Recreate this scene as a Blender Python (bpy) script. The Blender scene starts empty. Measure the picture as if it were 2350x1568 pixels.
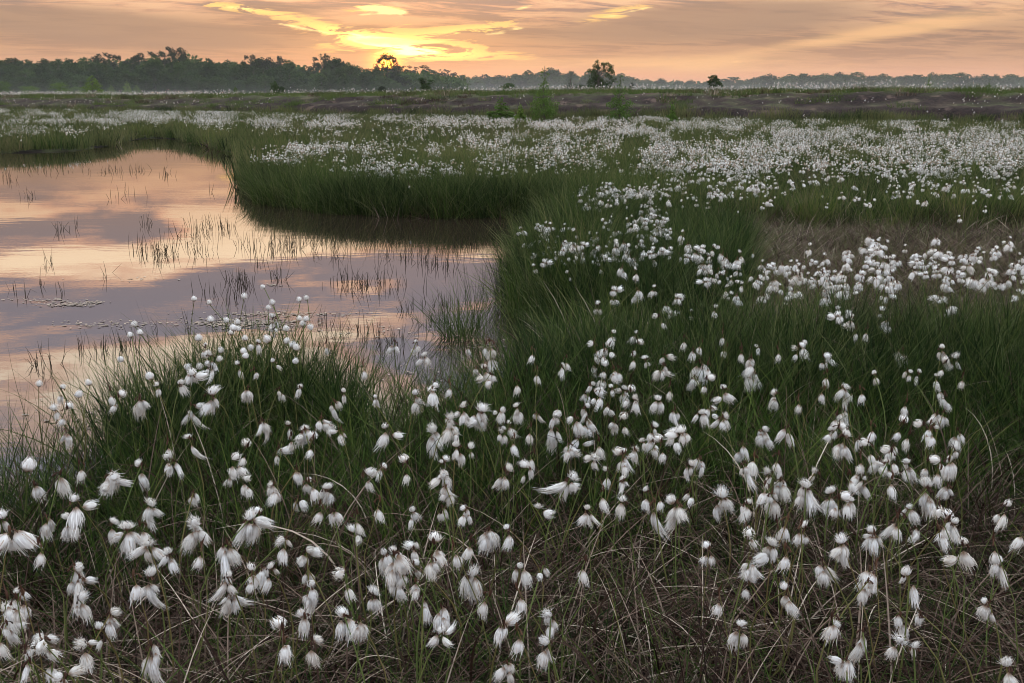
import bpy, math, random
import numpy as np
from mathutils import Vector, Euler, Matrix
from mathutils.noise import noise as pnoise

# ------------------------------------------------------------------ camera, world, sun, exposure
scene = bpy.context.scene
COL = scene.collection
R = math.radians
CAM_Z = 1.30
PITCH = math.atan(569 / 2285)
FPX = 2285.0                                   # focal length in units of a 2350 wide picture
CP, SP = math.cos(PITCH), math.sin(PITCH)

cam = bpy.data.cameras.new('camera')
cam.sensor_width = 36; cam.lens = 36 * FPX / 2350
cam.clip_start = 0.05; cam.clip_end = 8000
cam_o = bpy.data.objects.new('camera', cam); COL.objects.link(cam_o)
cam_o.location = (0, 0, CAM_Z); cam_o.rotation_euler = (math.pi / 2 - PITCH, 0, 0)
scene.camera = cam_o


def ray(u, v):
    dx = (u - 1175) / FPX; dy = (784 - v) / FPX
    return np.array([dx, CP + dy * SP, -SP + dy * CP])


def at_z(u, v, z):
    d = ray(u, v); k = (z - CAM_Z) / d[2]
    return d[0] * k, d[1] * k


def at_y(u, v, y):
    d = ray(u, v); k = y / d[1]
    return d[0] * k, CAM_Z + d[2] * k


def project(x, y, z):
    dz = z - CAM_Z
    f = y * CP - dz * SP; up = y * SP + dz * CP
    f = np.maximum(f, 1e-3)
    return 1175 + FPX * x / f, 784 - FPX * up / f


sun_dir = Vector(ray(888, 147)).normalized()
SUN_EL = math.asin(sun_dir.z); SUN_AZ = math.atan2(sun_dir.x, sun_dir.y)

world = bpy.data.worlds.new("World"); scene.world = world; world.use_nodes = True
wt = world.node_tree; wt.nodes.clear()


class NT:
    """small helper for node trees"""
    def __init__(s, t): s.t = t
    def n(s, typ, **kw):
        nd = s.t.nodes.new(typ)
        for k, v in kw.items(): setattr(nd, k, v)
        return nd
    def put(s, sock, v):
        if hasattr(v, 'is_linked') or hasattr(v, 'links'): s.t.links.new(v, sock)
        elif v is not None: sock.default_value = v
    def m(s, op, a, b=None, c=None, clamp=False):
        nd = s.n('ShaderNodeMath', operation=op, use_clamp=clamp)
        s.put(nd.inputs[0], a); s.put(nd.inputs[1], b) if b is not None else None
        if c is not None: s.put(nd.inputs[2], c)
        return nd.outputs[0]
    def mr(s, v, a, b, c=0.0, d=1.0, smooth=True):
        nd = s.n('ShaderNodeMapRange', interpolation_type='SMOOTHSTEP' if smooth else 'LINEAR')
        s.put(nd.inputs[0], v); 
        for i, q in enumerate((a, b, c, d)): s.put(nd.inputs[i + 1], q)
        return nd.outputs[0]
    def mix(s, f, a, b, blend='MIX'):
        nd = s.n('ShaderNodeMix', data_type='RGBA', blend_type=blend, clamp_result=False)
        s.put(nd.inputs[0], f)
        s.put(nd.inputs[6], a if not isinstance(a, tuple) else (*a[:3], 1))
        s.put(nd.inputs[7], b if not isinstance(b, tuple) else (*b[:3], 1))
        return nd.outputs[2]
    def xyz(s, x, y, z):
        nd = s.n('ShaderNodeCombineXYZ')
        s.put(nd.inputs[0], x); s.put(nd.inputs[1], y); s.put(nd.inputs[2], z)
        return nd.outputs[0]
    def noise(s, vec, scale, detail=4, rough=.55, dist=0.0):
        nd = s.n('ShaderNodeTexNoise')
        if vec is not None: s.put(nd.inputs['Vector'], vec)
        nd.inputs['Scale'].default_value = scale; nd.inputs['Detail'].default_value = detail
        nd.inputs['Roughness'].default_value = rough; nd.inputs['Distortion'].default_value = dist
        return nd.outputs[0]
    def ramp(s, f, stops):
        nd = s.n('ShaderNodeValToRGB'); s.put(nd.inputs[0], f)
        e = nd.color_ramp.elements
        while len(e) < len(stops): e.new(.5)
        for el, (p, c) in zip(e, stops): el.position = p; el.color = (*c, 1)
        return nd.outputs[0]


def build_sky():
    w = NT(wt)
    tc = w.n('ShaderNodeTexCoord').outputs['Generated']
    sep = w.n('ShaderNodeSeparateXYZ'); w.put(sep.inputs[0], tc)
    X, Y, Z = sep.outputs
    Zp = w.m('MAXIMUM', Z, 0.0)
    az = w.m('ARCTAN2', X, Y)
    # clouds lie on a level sheet above the bog
    den = w.m('ADD', Zp, 0.05)
    px = w.m('DIVIDE', X, den); py = w.m('DIVIDE', Y, den)
    ca, sa = math.cos(R(24)), math.sin(R(24))
    qx = w.m('ADD', w.m('MULTIPLY', px, ca), w.m('MULTIPLY', py, sa))
    qy = w.m('SUBTRACT', w.m('MULTIPLY', py, ca), w.m('MULTIPLY', px, sa))
    n_big = w.noise(w.xyz(w.m('MULTIPLY', qx, .85), w.m('MULTIPLY', qy, 1.05), 9.4), 1.0, 5, .55, .5)
    n_fine = w.noise(w.xyz(w.m('MULTIPLY', qx, 1.5), w.m('MULTIPLY', qy, 3.6), 7.7), 1.0, 6, .62, .8)
    nb = w.m('ADD', w.m('MULTIPLY', n_big, .68), w.m('MULTIPLY', n_fine, .32))
    # streak field for the low sky, stretched along the horizon
    st = w.noise(w.xyz(w.m('MULTIPLY', az, 15), w.m('MULTIPLY', Z, 110), 1.3), 1.0, 8, .66, .9)
    st2 = w.noise(w.xyz(w.m('MULTIPLY', az, 2.6), w.m('MULTIPLY', Z, 30), 5.3), 1.0, 4, .5, .6)

    def blob(u, v, ru, rv, tilt, amp):
        d = Vector(ray(u, v)).normalized()
        a0, z0 = math.atan2(d.x, d.y), d.z
        ra, rz = ru / FPX, rv / FPX
        c, s_ = math.cos(R(tilt)), math.sin(R(tilt))
        da = w.m('SUBTRACT', az, a0); dz = w.m('SUBTRACT', Z, z0)
        e1 = w.m('DIVIDE', w.m('ADD', w.m('MULTIPLY', da, c), w.m('MULTIPLY', dz, s_)), ra)
        e2 = w.m('DIVIDE', w.m('SUBTRACT', w.m('MULTIPLY', dz, c), w.m('MULTIPLY', da, s_)), rz)
        q = w.m('ADD', w.m('MULTIPLY', e1, e1), w.m('MULTIPLY', e2, e2))
        return w.m('MULTIPLY', w.m('EXPONENT', w.m('MULTIPLY', q, -1.0)), amp)

    def total(bl):
        t = None
        for b in bl:
            g = blob(*b); t = g if t is None else w.m('ADD', t, g)
        return t
    gold = total([(800, 78, 190, 17, -13, 1.0), (930, 104, 190, 26, -3, 1.25), (1085, 68, 150, 15, 4, .85), (855, 20, 55, 8, 0, 1.5),
                  (1180, 35, 60, 12, 10, .5), (1420, 30, 95, 12, 12, .75), (530, 17, 110, 8, -6, .75), (905, 55, 60, 12, 0, .4), (1000, 128, 190, 14, 0, .6)])
    warm = total([(2050, 70, 300, 16, 8, .9), (2260, 30, 180, 22, 4, .9), (1680, 152, 330, 20, 0, .8), (1250, 150, 330, 22, 0, .6)])
    gold_m = w.mr(w.m('ADD', w.m('MULTIPLY', gold, w.mr(st, .36, .62, .15, 1.5)), w.m('MULTIPLY', w.m('SUBTRACT', st, .5), .9)), .36, .84)
    warm_m = w.mr(w.m('ADD', w.m('MULTIPLY', warm, w.mr(st2, .3, .7, .3, 1.2)), w.m('MULTIPLY', w.m('SUBTRACT', st, .5), .5)), .15, .95)

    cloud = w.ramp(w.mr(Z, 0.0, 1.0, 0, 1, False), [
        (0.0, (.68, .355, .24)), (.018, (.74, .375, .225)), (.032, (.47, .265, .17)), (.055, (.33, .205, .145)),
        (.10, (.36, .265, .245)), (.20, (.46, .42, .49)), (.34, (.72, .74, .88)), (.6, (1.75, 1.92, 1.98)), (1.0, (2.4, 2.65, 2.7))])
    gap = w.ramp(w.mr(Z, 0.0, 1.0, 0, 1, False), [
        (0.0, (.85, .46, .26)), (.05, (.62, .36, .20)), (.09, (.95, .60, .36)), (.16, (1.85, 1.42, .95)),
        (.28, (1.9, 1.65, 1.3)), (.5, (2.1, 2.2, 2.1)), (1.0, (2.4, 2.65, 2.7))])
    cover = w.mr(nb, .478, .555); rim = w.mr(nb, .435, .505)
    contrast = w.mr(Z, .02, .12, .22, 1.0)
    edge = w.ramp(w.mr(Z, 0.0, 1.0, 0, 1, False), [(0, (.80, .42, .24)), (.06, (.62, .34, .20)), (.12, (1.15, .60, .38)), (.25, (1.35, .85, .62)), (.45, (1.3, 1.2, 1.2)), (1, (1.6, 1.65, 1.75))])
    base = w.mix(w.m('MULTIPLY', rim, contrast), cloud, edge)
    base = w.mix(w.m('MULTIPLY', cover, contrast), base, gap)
    # soft warmth spreading round the sun, cooler dusk behind the camera
    sunv = w.n('ShaderNodeVectorMath', operation='DOT_PRODUCT')
    w.put(sunv.inputs[0], tc); sunv.inputs[1].default_value = sun_dir
    ds = sunv.outputs['Value']
    glow = w.m('EXPONENT', w.m('MULTIPLY', w.m('SUBTRACT', 1.0, ds), -160.0))
    wide = w.m('EXPONENT', w.m('MULTIPLY', w.m('SUBTRACT', 1.0, ds), -18.0))
    back = w.mr(ds, -.6, .7, 0, 1)
    base = w.mix(w.m('SUBTRACT', 1.0, back), base, (.80, .84, .95), 'MULTIPLY')
    base = w.mix(w.m('MULTIPLY', wide, w.mr(Z, 0, .2, .05, .0)), base, (.50, .20, .03), 'ADD')
    base = w.mix(w.m('MULTIPLY', glow, .28), base, (.55, .22, .02), 'ADD')
    dull = total([(1640, 40, 420, 48, 3, 1.0), (230, 60, 380, 40, -3, .9), (640, 20, 160, 18, 0, .6)])
    dull_m = w.m('MULTIPLY', w.mr(w.m('ADD', dull, w.m('MULTIPLY', w.m('SUBTRACT', st2, .5), 1.0)), .25, .75), w.mr(Z, .10, .16, .85, 0.0))
    base = w.mix(dull_m, base, (.37, .235, .165))
    base = w.mix(w.m('MULTIPLY', warm_m, .75), base, (.90, .52, .25))
    goldc = w.mix(w.mr(gold, .5, 1.5), (1.0, .60, .22), (1.35, .98, .28))
    hot = w.mr(w.m('MULTIPLY', gold, st), .72, .95)
    goldc = w.mix(hot, goldc, (1.9, 1.5, .75))
    base = w.mix(w.m('MULTIPLY', gold_m, w.mr(Z, .11, .16, 1.0, 0.0)), base, goldc)
    hotb = total([(858, 19, 46, 8, 0, 1.0), (905, 28, 28, 5, 0, .9), (840, 34, 30, 3, 4, .7), (905, 96, 120, 12, -2, .8), (1185, 66, 40, 5, 6, .6), (1130, 78, 60, 4, 4, .6), (700, 66, 80, 4, -10, .7), (560, 20, 50, 4, -3, .6), (1200, 18, 26, 5, 10, .6), (1450, 26, 50, 4, 10, .6)])
    base = w.mix(w.m('MULTIPLY', w.mr(w.m('ADD', hotb, w.m('MULTIPLY', w.m('SUBTRACT', st, .5), 2.0)), .30, .85), w.mr(Z, .11, .16, 1.0, 0.0)), base, (1.35, 1.02, .42))
    aur = w.m('EXPONENT', w.m('MULTIPLY', w.m('SUBTRACT', 1.0, ds), -9000.0))
    base = w.mix(aur, base, (2.4, .75, .04), 'ADD')
    disc = w.mr(ds, math.cos(R(.34)), math.cos(R(.27)))
    base = w.mix(disc, base, (9.0, 4.0, .45))
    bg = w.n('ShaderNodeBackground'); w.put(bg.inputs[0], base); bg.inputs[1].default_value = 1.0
    # clear twilight air behind the clouds
    sky = w.n('ShaderNodeTexSky'); sky.sky_type = 'NISHITA'; sky.sun_disc = False
    sky.sun_elevation = SUN_EL; sky.sun_rotation = SUN_AZ
    bg2 = w.n('ShaderNodeBackground'); w.put(bg2.inputs[0], w.mix(1.0, sky.outputs[0], (.14, .14, .16), 'MULTIPLY')); bg2.inputs[1].default_value = .05
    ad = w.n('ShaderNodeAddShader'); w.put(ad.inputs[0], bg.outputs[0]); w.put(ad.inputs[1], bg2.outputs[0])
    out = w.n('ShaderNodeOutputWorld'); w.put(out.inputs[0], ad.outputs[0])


build_sky()
sun = bpy.data.lights.new('sun', 'SUN'); sun.energy = .5; sun.angle = R(2.0); sun.color = (1, .52, .22)
sun_o = bpy.data.objects.new('sun', sun); COL.objects.link(sun_o)
sun_o.rotation_euler = sun_dir.to_track_quat('Z', 'Y').to_euler()
sun_o.location = (-30, 100, 40)

vs = scene.view_settings
vs.view_transform = 'Standard'; vs.look = 'None'; vs.exposure = 0.10; vs.gamma = 1.0; vs.use_curve_mapping = False
cy = scene.cycles; cy.filter_width = .95
cy.max_bounces = 6; cy.diffuse_bounces = 1; cy.glossy_bounces = 2; cy.transmission_bounces = 3; cy.volume_bounces = 0
cy.transparent_max_bounces = 6; cy.caustics_reflective = False; cy.caustics_refractive = False

# ------------------------------------------------------------------ mesh helpers
NUMW = 'zero one two three four five six seven'.split()
ORD = ['first', 'second', 'third', 'fourth', 'fifth', 'sixth', 'seventh', 'eighth', 'ninth', 'tenth', 'eleventh', 'twelfth',
       'thirteenth', 'fourteenth', 'fifteenth', 'sixteenth', 'seventeenth', 'eighteenth', 'nineteenth', 'twentieth']


def tag(o, label=None, cat=None, group=None, kind=None):
    for k, v in (('label', label), ('category', cat), ('group', group), ('kind', kind)):
        if v: o[k] = v
    return o


class MB:
    """collects vertices, faces, a 't' value per vertex and a material index per face"""
    def __init__(s): s.V = []; s.F = []; s.T = []; s.M = []; s.n = 0
    def add(s, V, F, T, m=0):
        V = np.asarray(V, float).reshape(-1, 3)
        s.V.append(V); s.F.append((np.asarray(F, int) + s.n)); s.T.append(np.asarray(T, float).reshape(-1)); s.M.append(np.full(len(F), m, int))
        s.n += len(V)
    def arrays(s):
        return np.concatenate(s.V), s.F, np.concatenate(s.T), s.M
    def addmb(s, o, mat4=None, mmap=None):
        V = np.concatenate(o.V); T = np.concatenate(o.T)
        if mat4 is not None:
            A = np.array(mat4); V = V @ A[:3, :3].T + A[:3, 3]
        s.V.append(V); s.T.append(T)
        for F, M in zip(o.F, o.M):
            s.F.append(F + s.n); s.M.append(M if mmap is None else np.vectorize(lambda q: mmap[q])(M))
        s.n += len(V)
    def mesh(s, name, mats, smooth=True):
        me = bpy.data.meshes.new(name)
        V = np.concatenate(s.V); T = np.concatenate(s.T)
        me.vertices.add(len(V)); me.vertices.foreach_set('co', V.astype(np.float32).ravel())
        lens = np.concatenate([np.full(len(F), F.shape[1]) for F in s.F if len(F)])
        idx = np.concatenate([F.ravel() for F in s.F if len(F)])
        starts = np.concatenate([[0], np.cumsum(lens)[:-1]])
        me.loops.add(len(idx)); me.loops.foreach_set('vertex_index', idx.astype(np.int32))
        me.polygons.add(len(lens)); me.polygons.foreach_set('loop_start', starts.astype(np.int32)); me.polygons.foreach_set('loop_total', lens.astype(np.int32))
        me.polygons.foreach_set('material_index', np.concatenate([m for m in s.M if len(m)]).astype(np.int32))
        me.polygons.foreach_set('use_smooth', np.full(len(lens), smooth))
        a = me.attributes.new('t', 'FLOAT', 'POINT'); a.data.foreach_set('value', T.astype(np.float32))
        for m in mats: me.materials.append(m)
        me.update(calc_edges=True)
        return me


def obj(name, me, parent=None, loc=None, rot=None, scale=None, col=None):
    o = bpy.data.objects.new(name, me); (col or COL).objects.link(o)
    if parent: o.parent = parent
    if loc is not None: o.location = loc
    if rot is not None: o.rotation_euler = rot
    if scale is not None: o.scale = (scale,) * 3 if not hasattr(scale, '__len__') else scale
    return o


def ribbons(P, width, facing, tap=1.0, tip=.15):
    """P: (n, k, 3) centre lines; width (n,), facing (n,3) side direction -> V, F, T"""
    n, k, _ = P.shape
    s = np.linspace(0, 1, k)
    w = width[:, None] * (1 - (1 - tip) * s[None, :] ** (2.2 * tap)) * .5
    A = P - facing[:, None, :] * w[..., None]; B = P + facing[:, None, :] * w[..., None]
    V = np.stack([A, B], 2).reshape(-1, 3)
    base = (np.arange(n) * k * 2)[:, None] + (np.arange(k - 1) * 2)[None, :]
    F = np.stack([base, base + 1, base + 3, base + 2], -1).reshape(-1, 4)
    T = np.tile(np.repeat(s, 2), n)
    return V, F, T


def tube(P, r, sides=5):
    """P (k,3), r (k,) -> V, F, T"""
    P = np.asarray(P, float); k = len(P)
    d = np.gradient(P, axis=0); d /= np.linalg.norm(d, axis=1)[:, None] + 1e-9
    ref = np.array([1.0, .13, .07]); a = np.cross(d, ref); a /= np.linalg.norm(a, axis=1)[:, None] + 1e-9
    b = np.cross(d, a)
    th = np.arange(sides) / sides * 2 * math.pi
    V = P[:, None, :] + (a[:, None, :] * np.cos(th)[None, :, None] + b[:, None, :] * np.sin(th)[None, :, None]) * np.asarray(r)[:, None, None]
    V = V.reshape(-1, 3)
    F = []
    for i in range(k - 1):
        for j in range(sides):
            j2 = (j + 1) % sides
            F.append((i * sides + j, i * sides + j2, (i + 1) * sides + j2, (i + 1) * sides + j))
    return V, F, np.repeat(np.linspace(0, 1, k), sides)


def blades(rng, n, r, h0, h1, lean, curl, width, segs=5, tip=.12, flat=False):
    """grass blades from a round patch of radius r"""
    a = rng.uniform(0, 2 * math.pi, n); rr = r * np.sqrt(rng.uniform(0, 1, n))
    b = np.stack([rr * np.cos(a), rr * np.sin(a), np.zeros(n)], -1)
    phi = a + rng.normal(0, 1.0, n)
    L = rng.uniform(h0, h1, n)
    th0 = np.abs(rng.normal(lean, lean * .6, n)); k = rng.uniform(.2, 1.0, n) * curl
    s = np.linspace(0, 1, segs + 1)
    th = np.minimum(th0[:, None] + k[:, None] * s[None, :] ** 1.3, 2.0)
    ds = L[:, None] / segs
    hx = np.cumsum(np.concatenate([np.zeros((n, 1)), np.sin(th[:, :-1]) * ds], 1), 1)
    hz = np.cumsum(np.concatenate([np.zeros((n, 1)), np.cos(th[:, :-1]) * ds], 1), 1)
    wob = rng.normal(0, .10, n)[:, None] * L[:, None] * s[None, :] ** 2
    P = np.stack([b[:, 0:1] + hx * np.cos(phi)[:, None] - wob * np.sin(phi)[:, None],
                  b[:, 1:2] + hx * np.sin(phi)[:, None] + wob * np.cos(phi)[:, None], np.maximum(hz, .004) - .01], -1)
    f = rng.uniform(0, 2 * math.pi, n)
    side = np.stack([np.cos(f), np.sin(f), rng.normal(0, .25, n)], -1); side /= np.linalg.norm(side, axis=1)[:, None]
    return ribbons(P, width * rng.uniform(.6, 1.3, n), side, 1, tip)


# ------------------------------------------------------------------ materials
def mat(name):
    m = bpy.data.materials.new(name); m.use_nodes = True; m.node_tree.nodes.clear()
    return m, NT(m.node_tree)


def finish(w, sh):
    o = w.n('ShaderNodeOutputMaterial'); w.put(o.inputs[0], sh)


def leaf_mat(name, stops, rnd=.35, trans=.3, rough=.6, spec=.05, patch=None):
    """stops: colour ramp over random per instance; 't' runs along the blade"""
    m, w = mat(name)
    oi = w.n('ShaderNodeObjectInfo')
    geo = w.n('ShaderNodeNewGeometry')
    rn = w.m('ADD', w.m('MULTIPLY', oi.outputs['Random'], .55), w.m('MULTIPLY', geo.outputs['Random Per Island'], .45))
    c = w.ramp(rn, stops)
    pos = geo.outputs['Position']
    nz = w.noise(pos, .9, 3)
    c = w.mix(w.mr(nz, .35, .65, 0, rnd), c, stops[0][1])
    p = w.n('ShaderNodeBsdfPrincipled'); w.put(p.inputs['Base Color'], c); p.inputs['Roughness'].default_value = rough
    p.inputs['Specular IOR Level'].default_value = spec
    tr = w.n('ShaderNodeBsdfTranslucent'); w.put(tr.inputs[0], c)
    mx = w.n('ShaderNodeMixShader'); mx.inputs[0].default_value = trans
    w.put(mx.inputs[1], p.outputs[0]); w.put(mx.inputs[2], tr.outputs[0])
    finish(w, mx.outputs[0])
    return m


M = {}
M['green'] = leaf_mat('sedge_green', [(0, (.006, .012, .004)), (.35, (.022, .044, .011)), (.62, (.066, .112, .024)), (.85, (.14, .175, .045)), (1, (.30, .23, .11))])
M['green_deep'] = leaf_mat('sedge_deep_green', [(0, (.005, .011, .004)), (.4, (.016, .032, .010)), (.7, (.050, .086, .024)), (.88, (.11, .155, .04)), (1, (.20, .20, .08))])
M['olive'] = leaf_mat('sedge_olive', [(0, (.065, .080, .032)), (.4, (.10, .12, .046)), (.75, (.15, .155, .065)), (1, (.22, .17, .10))])
M['dry'] = leaf_mat('dead_grass', [(0, (.008, .005, .004)), (.28, (.036, .018, .013)), (.5, (.075, .048, .036)), (.72, (.21, .152, .118)), (1, (.72, .61, .50))], trans=.12)
M['dark_stem'] = leaf_mat('water_sedge_stem', [(0, (.012, .014, .010)), (.6, (.03, .03, .018)), (1, (.06, .045, .025))], trans=.1)
M['stem'] = leaf_mat('cottongrass_stem', [(0, (.08, .12, .035)), (.5, (.12, .15, .05)), (1, (.20, .11, .06))], trans=.1)
M['moss'] = leaf_mat('bank_turf', [(0, (.05, .08, .022)), (.5, (.085, .125, .035)), (1, (.14, .15, .06))])


def cotton_material():
    m, w = mat('cotton_hair')
    at = w.n('ShaderNodeAttribute'); at.attribute_name = 't'
    oi = w.n('ShaderNodeObjectInfo'); geo = w.n('ShaderNodeNewGeometry')
    white = w.ramp(w.m('ADD', w.m('MULTIPLY', oi.outputs['Random'], .6), w.m('MULTIPLY', geo.outputs['Random Per Island'], .4)),
                   [(0, (.76, .72, .66)), (.3, (.86, .85, .83)), (.7, (.91, .91, .91)), (1, (.89, .90, .92))])
    white = w.mix(w.mr(geo.outputs['Random Per Island'], .86, .93), white, (.50, .39, .30))
    c = w.mix(w.mr(at.outputs['Fac'], .03, .34), (.30, .21, .15), white)
    d = w.n('ShaderNodeBsdfDiffuse'); w.put(d.inputs[0], c)
    tr = w.n('ShaderNodeBsdfTranslucent'); w.put(tr.inputs[0], c)
    mx = w.n('ShaderNodeMixShader'); mx.inputs[0].default_value = .35
    w.put(mx.inputs[1], d.outputs[0]); w.put(mx.inputs[2], tr.outputs[0])
    finish(w, mx.outputs[0])
    return m


M['cotton'] = cotton_material()
M['scale'] = leaf_mat('brown_scales', [(0, (.035, .02, .016)), (.5, (.07, .035, .025)), (1, (.14, .08, .05))], trans=.1)
M['bark'] = leaf_mat('bark', [(0, (.05, .042, .035)), (.6, (.09, .08, .07)), (1, (.16, .15, .14))], trans=0)
M['leaf_wood'] = leaf_mat('wood_foliage', [(0, (.012, .026, .009)), (.4, (.028, .058, .017)), (.75, (.055, .098, .028)), (1, (.085, .14, .038))], rnd=.3, trans=.35)
M['leaf_dark'] = leaf_mat('pine_foliage', [(0, (.016, .026, .016)), (.6, (.028, .042, .024)), (1, (.045, .06, .03))], rnd=.3, trans=.2)
M['leaf_pale'] = leaf_mat('young_birch_foliage', [(0, (.05, .10, .02)), (.5, (.095, .165, .035)), (1, (.17, .25, .05))], rnd=.3, trans=.4)

# ------------------------------------------------------------------ the lie of the land
rng = np.random.default_rng(5)
SHORE = [(-700, 352), (-200, 354), (0, 352), (90, 350), (180, 346), (260, 336), (300, 322), (350, 317), (420, 322), (440, 330), (500, 345), (540, 358),
         (566, 375), (566, 410), (578, 440), (602, 462), (660, 474), (760, 488), (880, 496), (1050, 500), (1180, 497), (1260, 504), (1290, 530), (1260, 570),
         (1200, 620), (1215, 660), (1205, 700), (1225, 728), (1262, 745), (1315, 765), (1345, 800), (1310, 850), (1230, 900), (1130, 948), (1030, 975), (930, 985), (800, 968),
         (700, 940), (610, 922), (520, 925), (440, 950), (380, 1000), (300, 1055), (180, 1110), (60, 1160), (-80, 1230), (-260, 1340), (-600, 1500)]
SH = np.array([at_z(u, v, 0.0) for u, v in SHORE])
SH = np.vstack([SH, [[-9, 1.2], [-40, 3.0], [-70, 25.0]]])


def shore_dist(x, y):
    """signed distance to the pool's edge: positive on land"""
    x = np.asarray(x, float); y = np.asarray(y, float)
    d2 = np.full(x.shape, 1e9); ins = np.zeros(x.shape, bool)
    n = len(SH)
    for i in range(n):
        ax, ay = SH[i]; bx, by = SH[(i + 1) % n]
        ex, ey = bx - ax, by - ay
        t = np.clip(((x - ax) * ex + (y - ay) * ey) / (ex * ex + ey * ey), 0, 1)
        d2 = np.minimum(d2, (x - ax - t * ex) ** 2 + (y - ay - t * ey) ** 2)
        c = ((ay > y) != (by > y)) & (x < (bx - ax) * (y - ay) / (by - ay + 1e-12) + ax)
        ins ^= c
    d = np.sqrt(d2)
    return np.where(ins, -d, d)


def vnoise(x, y, seed=0):
    """cheap smooth value noise, vectorised"""
    xi = np.floor(x).astype(np.int64); yi = np.floor(y).astype(np.int64)
    fx = x - xi; fy = y - yi
    fx = fx * fx * (3 - 2 * fx); fy = fy * fy * (3 - 2 * fy)

    def h(a, b):
        q = (a * 374761393 + b * 668265263 + seed * 974711) & 0x7fffffff
        q = (q ^ (q >> 13)) * 1274126177 & 0x7fffffff
        return ((q ^ (q >> 16)) & 0xffff) / 65535.0
    return (h(xi, yi) * (1 - fx) + h(xi + 1, yi) * fx) * (1 - fy) + (h(xi, yi + 1) * (1 - fx) + h(xi + 1, yi + 1) * fx) * fy


def fbm(x, y, seed=0, o=4):
    s = 0; a = .5
    for i in range(o):
        s = s + a * vnoise(x * 2 ** i, y * 2 ** i, seed + i * 17); a *= .5
    return s


def sm(a, b, x):
    t = np.clip((x - a) / (b - a), 0, 1); return t * t * (3 - 2 * t)


def bank_t(x, y):
    """distance behind the foot of the peat bank"""
    return (y - (43 - .62 * np.clip(x, -120, 60))) / 1.18 + (fbm(x * .12, y * .12, 9) - .47) * 4.0


def ground_z(x, y):
    x = np.asarray(x, float); y = np.asarray(y, float)
    sd = shore_dist(x, y)
    z = -.30 + .34 * sm(-.55, .30, sd)
    z = z + (fbm(x * 1.7, y * 1.7, 3) - .45) * .07 * sm(-.2, .6, sd)
    t = bank_t(x, y)
    top = 1.0 + .28 * sm(-28, 8, x) + (fbm(x * .25, y * .1, 21) - .47) * .30
    rise = .62 * sm(.0, 1.6, t) + .38 * sm(1.9, 4.6, t)
    rough = (fbm(x * .9, y * 1.6, 31) - .47) * .26 * sm(0, 1, t) * (1 - sm(5, 9, t)) + (fbm(x * 3.1, y * 4.5, 41) - .47) * .16 * sm(0, 1, t) * (1 - sm(5, 9, t))
    far = np.where(y > 160, 0, 0)
    return z + (top - .04) * rise + rough + (fbm(x * .5, y * .5, 51) - .47) * .10 * sm(5, 9, t)


def axis(parts):
    out = []
    for a, b, st in parts:
        n = max(1, int(round((b - a) / st))); out += list(np.linspace(a, b, n, endpoint=False))
    return out


xr = axis([(0, 12, .16), (12, 60, .5), (60, 200, 6), (200, 2600, 100)]) + [2600]
xs = np.array([-q for q in reversed(xr[1:])] + xr)
ys = np.array(axis([(-30, -2, 3), (-2, .4, .4), (.4, 26, .16), (26, 100, .42), (100, 300, 8), (300, 3000, 120)]) + [3000])
GX, GY = np.meshgrid(xs, ys)
GZ = ground_z(GX, GY)
gb = MB()
nx, ny = len(xs), len(ys)
ii = (np.arange(ny - 1)[:, None] * nx + np.arange(nx - 1)[None, :]).reshape(-1)
gb.add(np.stack([GX, GY, GZ], -1), np.stack([ii, ii + 1, ii + nx + 1, ii + nx], -1), np.clip(bank_t(GX, GY), -5, 30))


def ground_material():
    m, w = mat('bog_ground')
    geo = w.n('ShaderNodeNewGeometry'); pos = geo.outputs['Position']
    at = w.n('ShaderNodeAttribute'); at.attribute_name = 't'
    t = at.outputs['Fac']
    n1 = w.noise(pos, 1.2, 6); n2 = w.noise(pos, 9, 5, .65)
    near = w.mix(w.mr(n2, .35, .65), (.005, .004, .003), (.014, .010, .008))
    near = w.mix(w.mr(n1, .45, .6), near, (.035, .04, .017))
    face = w.mix(w.mr(n2, .3, .7), (.007, .0045, .0045), (.028, .017, .016))
    face = w.mix(w.mr(n1, .58, .66), face, (.075, .05, .042))
    nt = w.n('ShaderNodeSeparateXYZ'); w.put(nt.inputs[0], geo.outputs['Normal'])
    flat = w.mr(nt.outputs[2], .95, 1.0)
    n3 = w.noise(pos, .6, 5)
    top = w.mix(w.mr(n3, .42, .56), (.10, .075, .05), (.07, .085, .03))
    face = w.mix(w.m('MULTIPLY', flat, w.mr(n1, .35, .6, .0, .4)), face, top)
    c = w.mix(w.mr(t, -.6, .3), near, face)
    c = w.mix(w.mr(t, 3.4, 6.5), c, top)
    p = w.n('ShaderNodeBsdfPrincipled'); w.put(p.inputs['Base Color'], c); p.inputs['Roughness'].default_value = .9
    p.inputs['Specular IOR Level'].default_value = .1
    b = w.n('ShaderNodeBump'); b.inputs['Strength'].default_value = .6; b.inputs['Distance'].default_value = .04
    w.put(b.inputs['Height'], n2); w.put(p.inputs['Normal'], b.outputs[0])
    finish(w, p.outputs[0])
    return m


M['ground'] = ground_material()
g = obj('ground', gb.mesh('ground', [M['ground']])); tag(g, 'boggy ground with dark bare peat bank and flat heath beyond', kind='structure')


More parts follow.
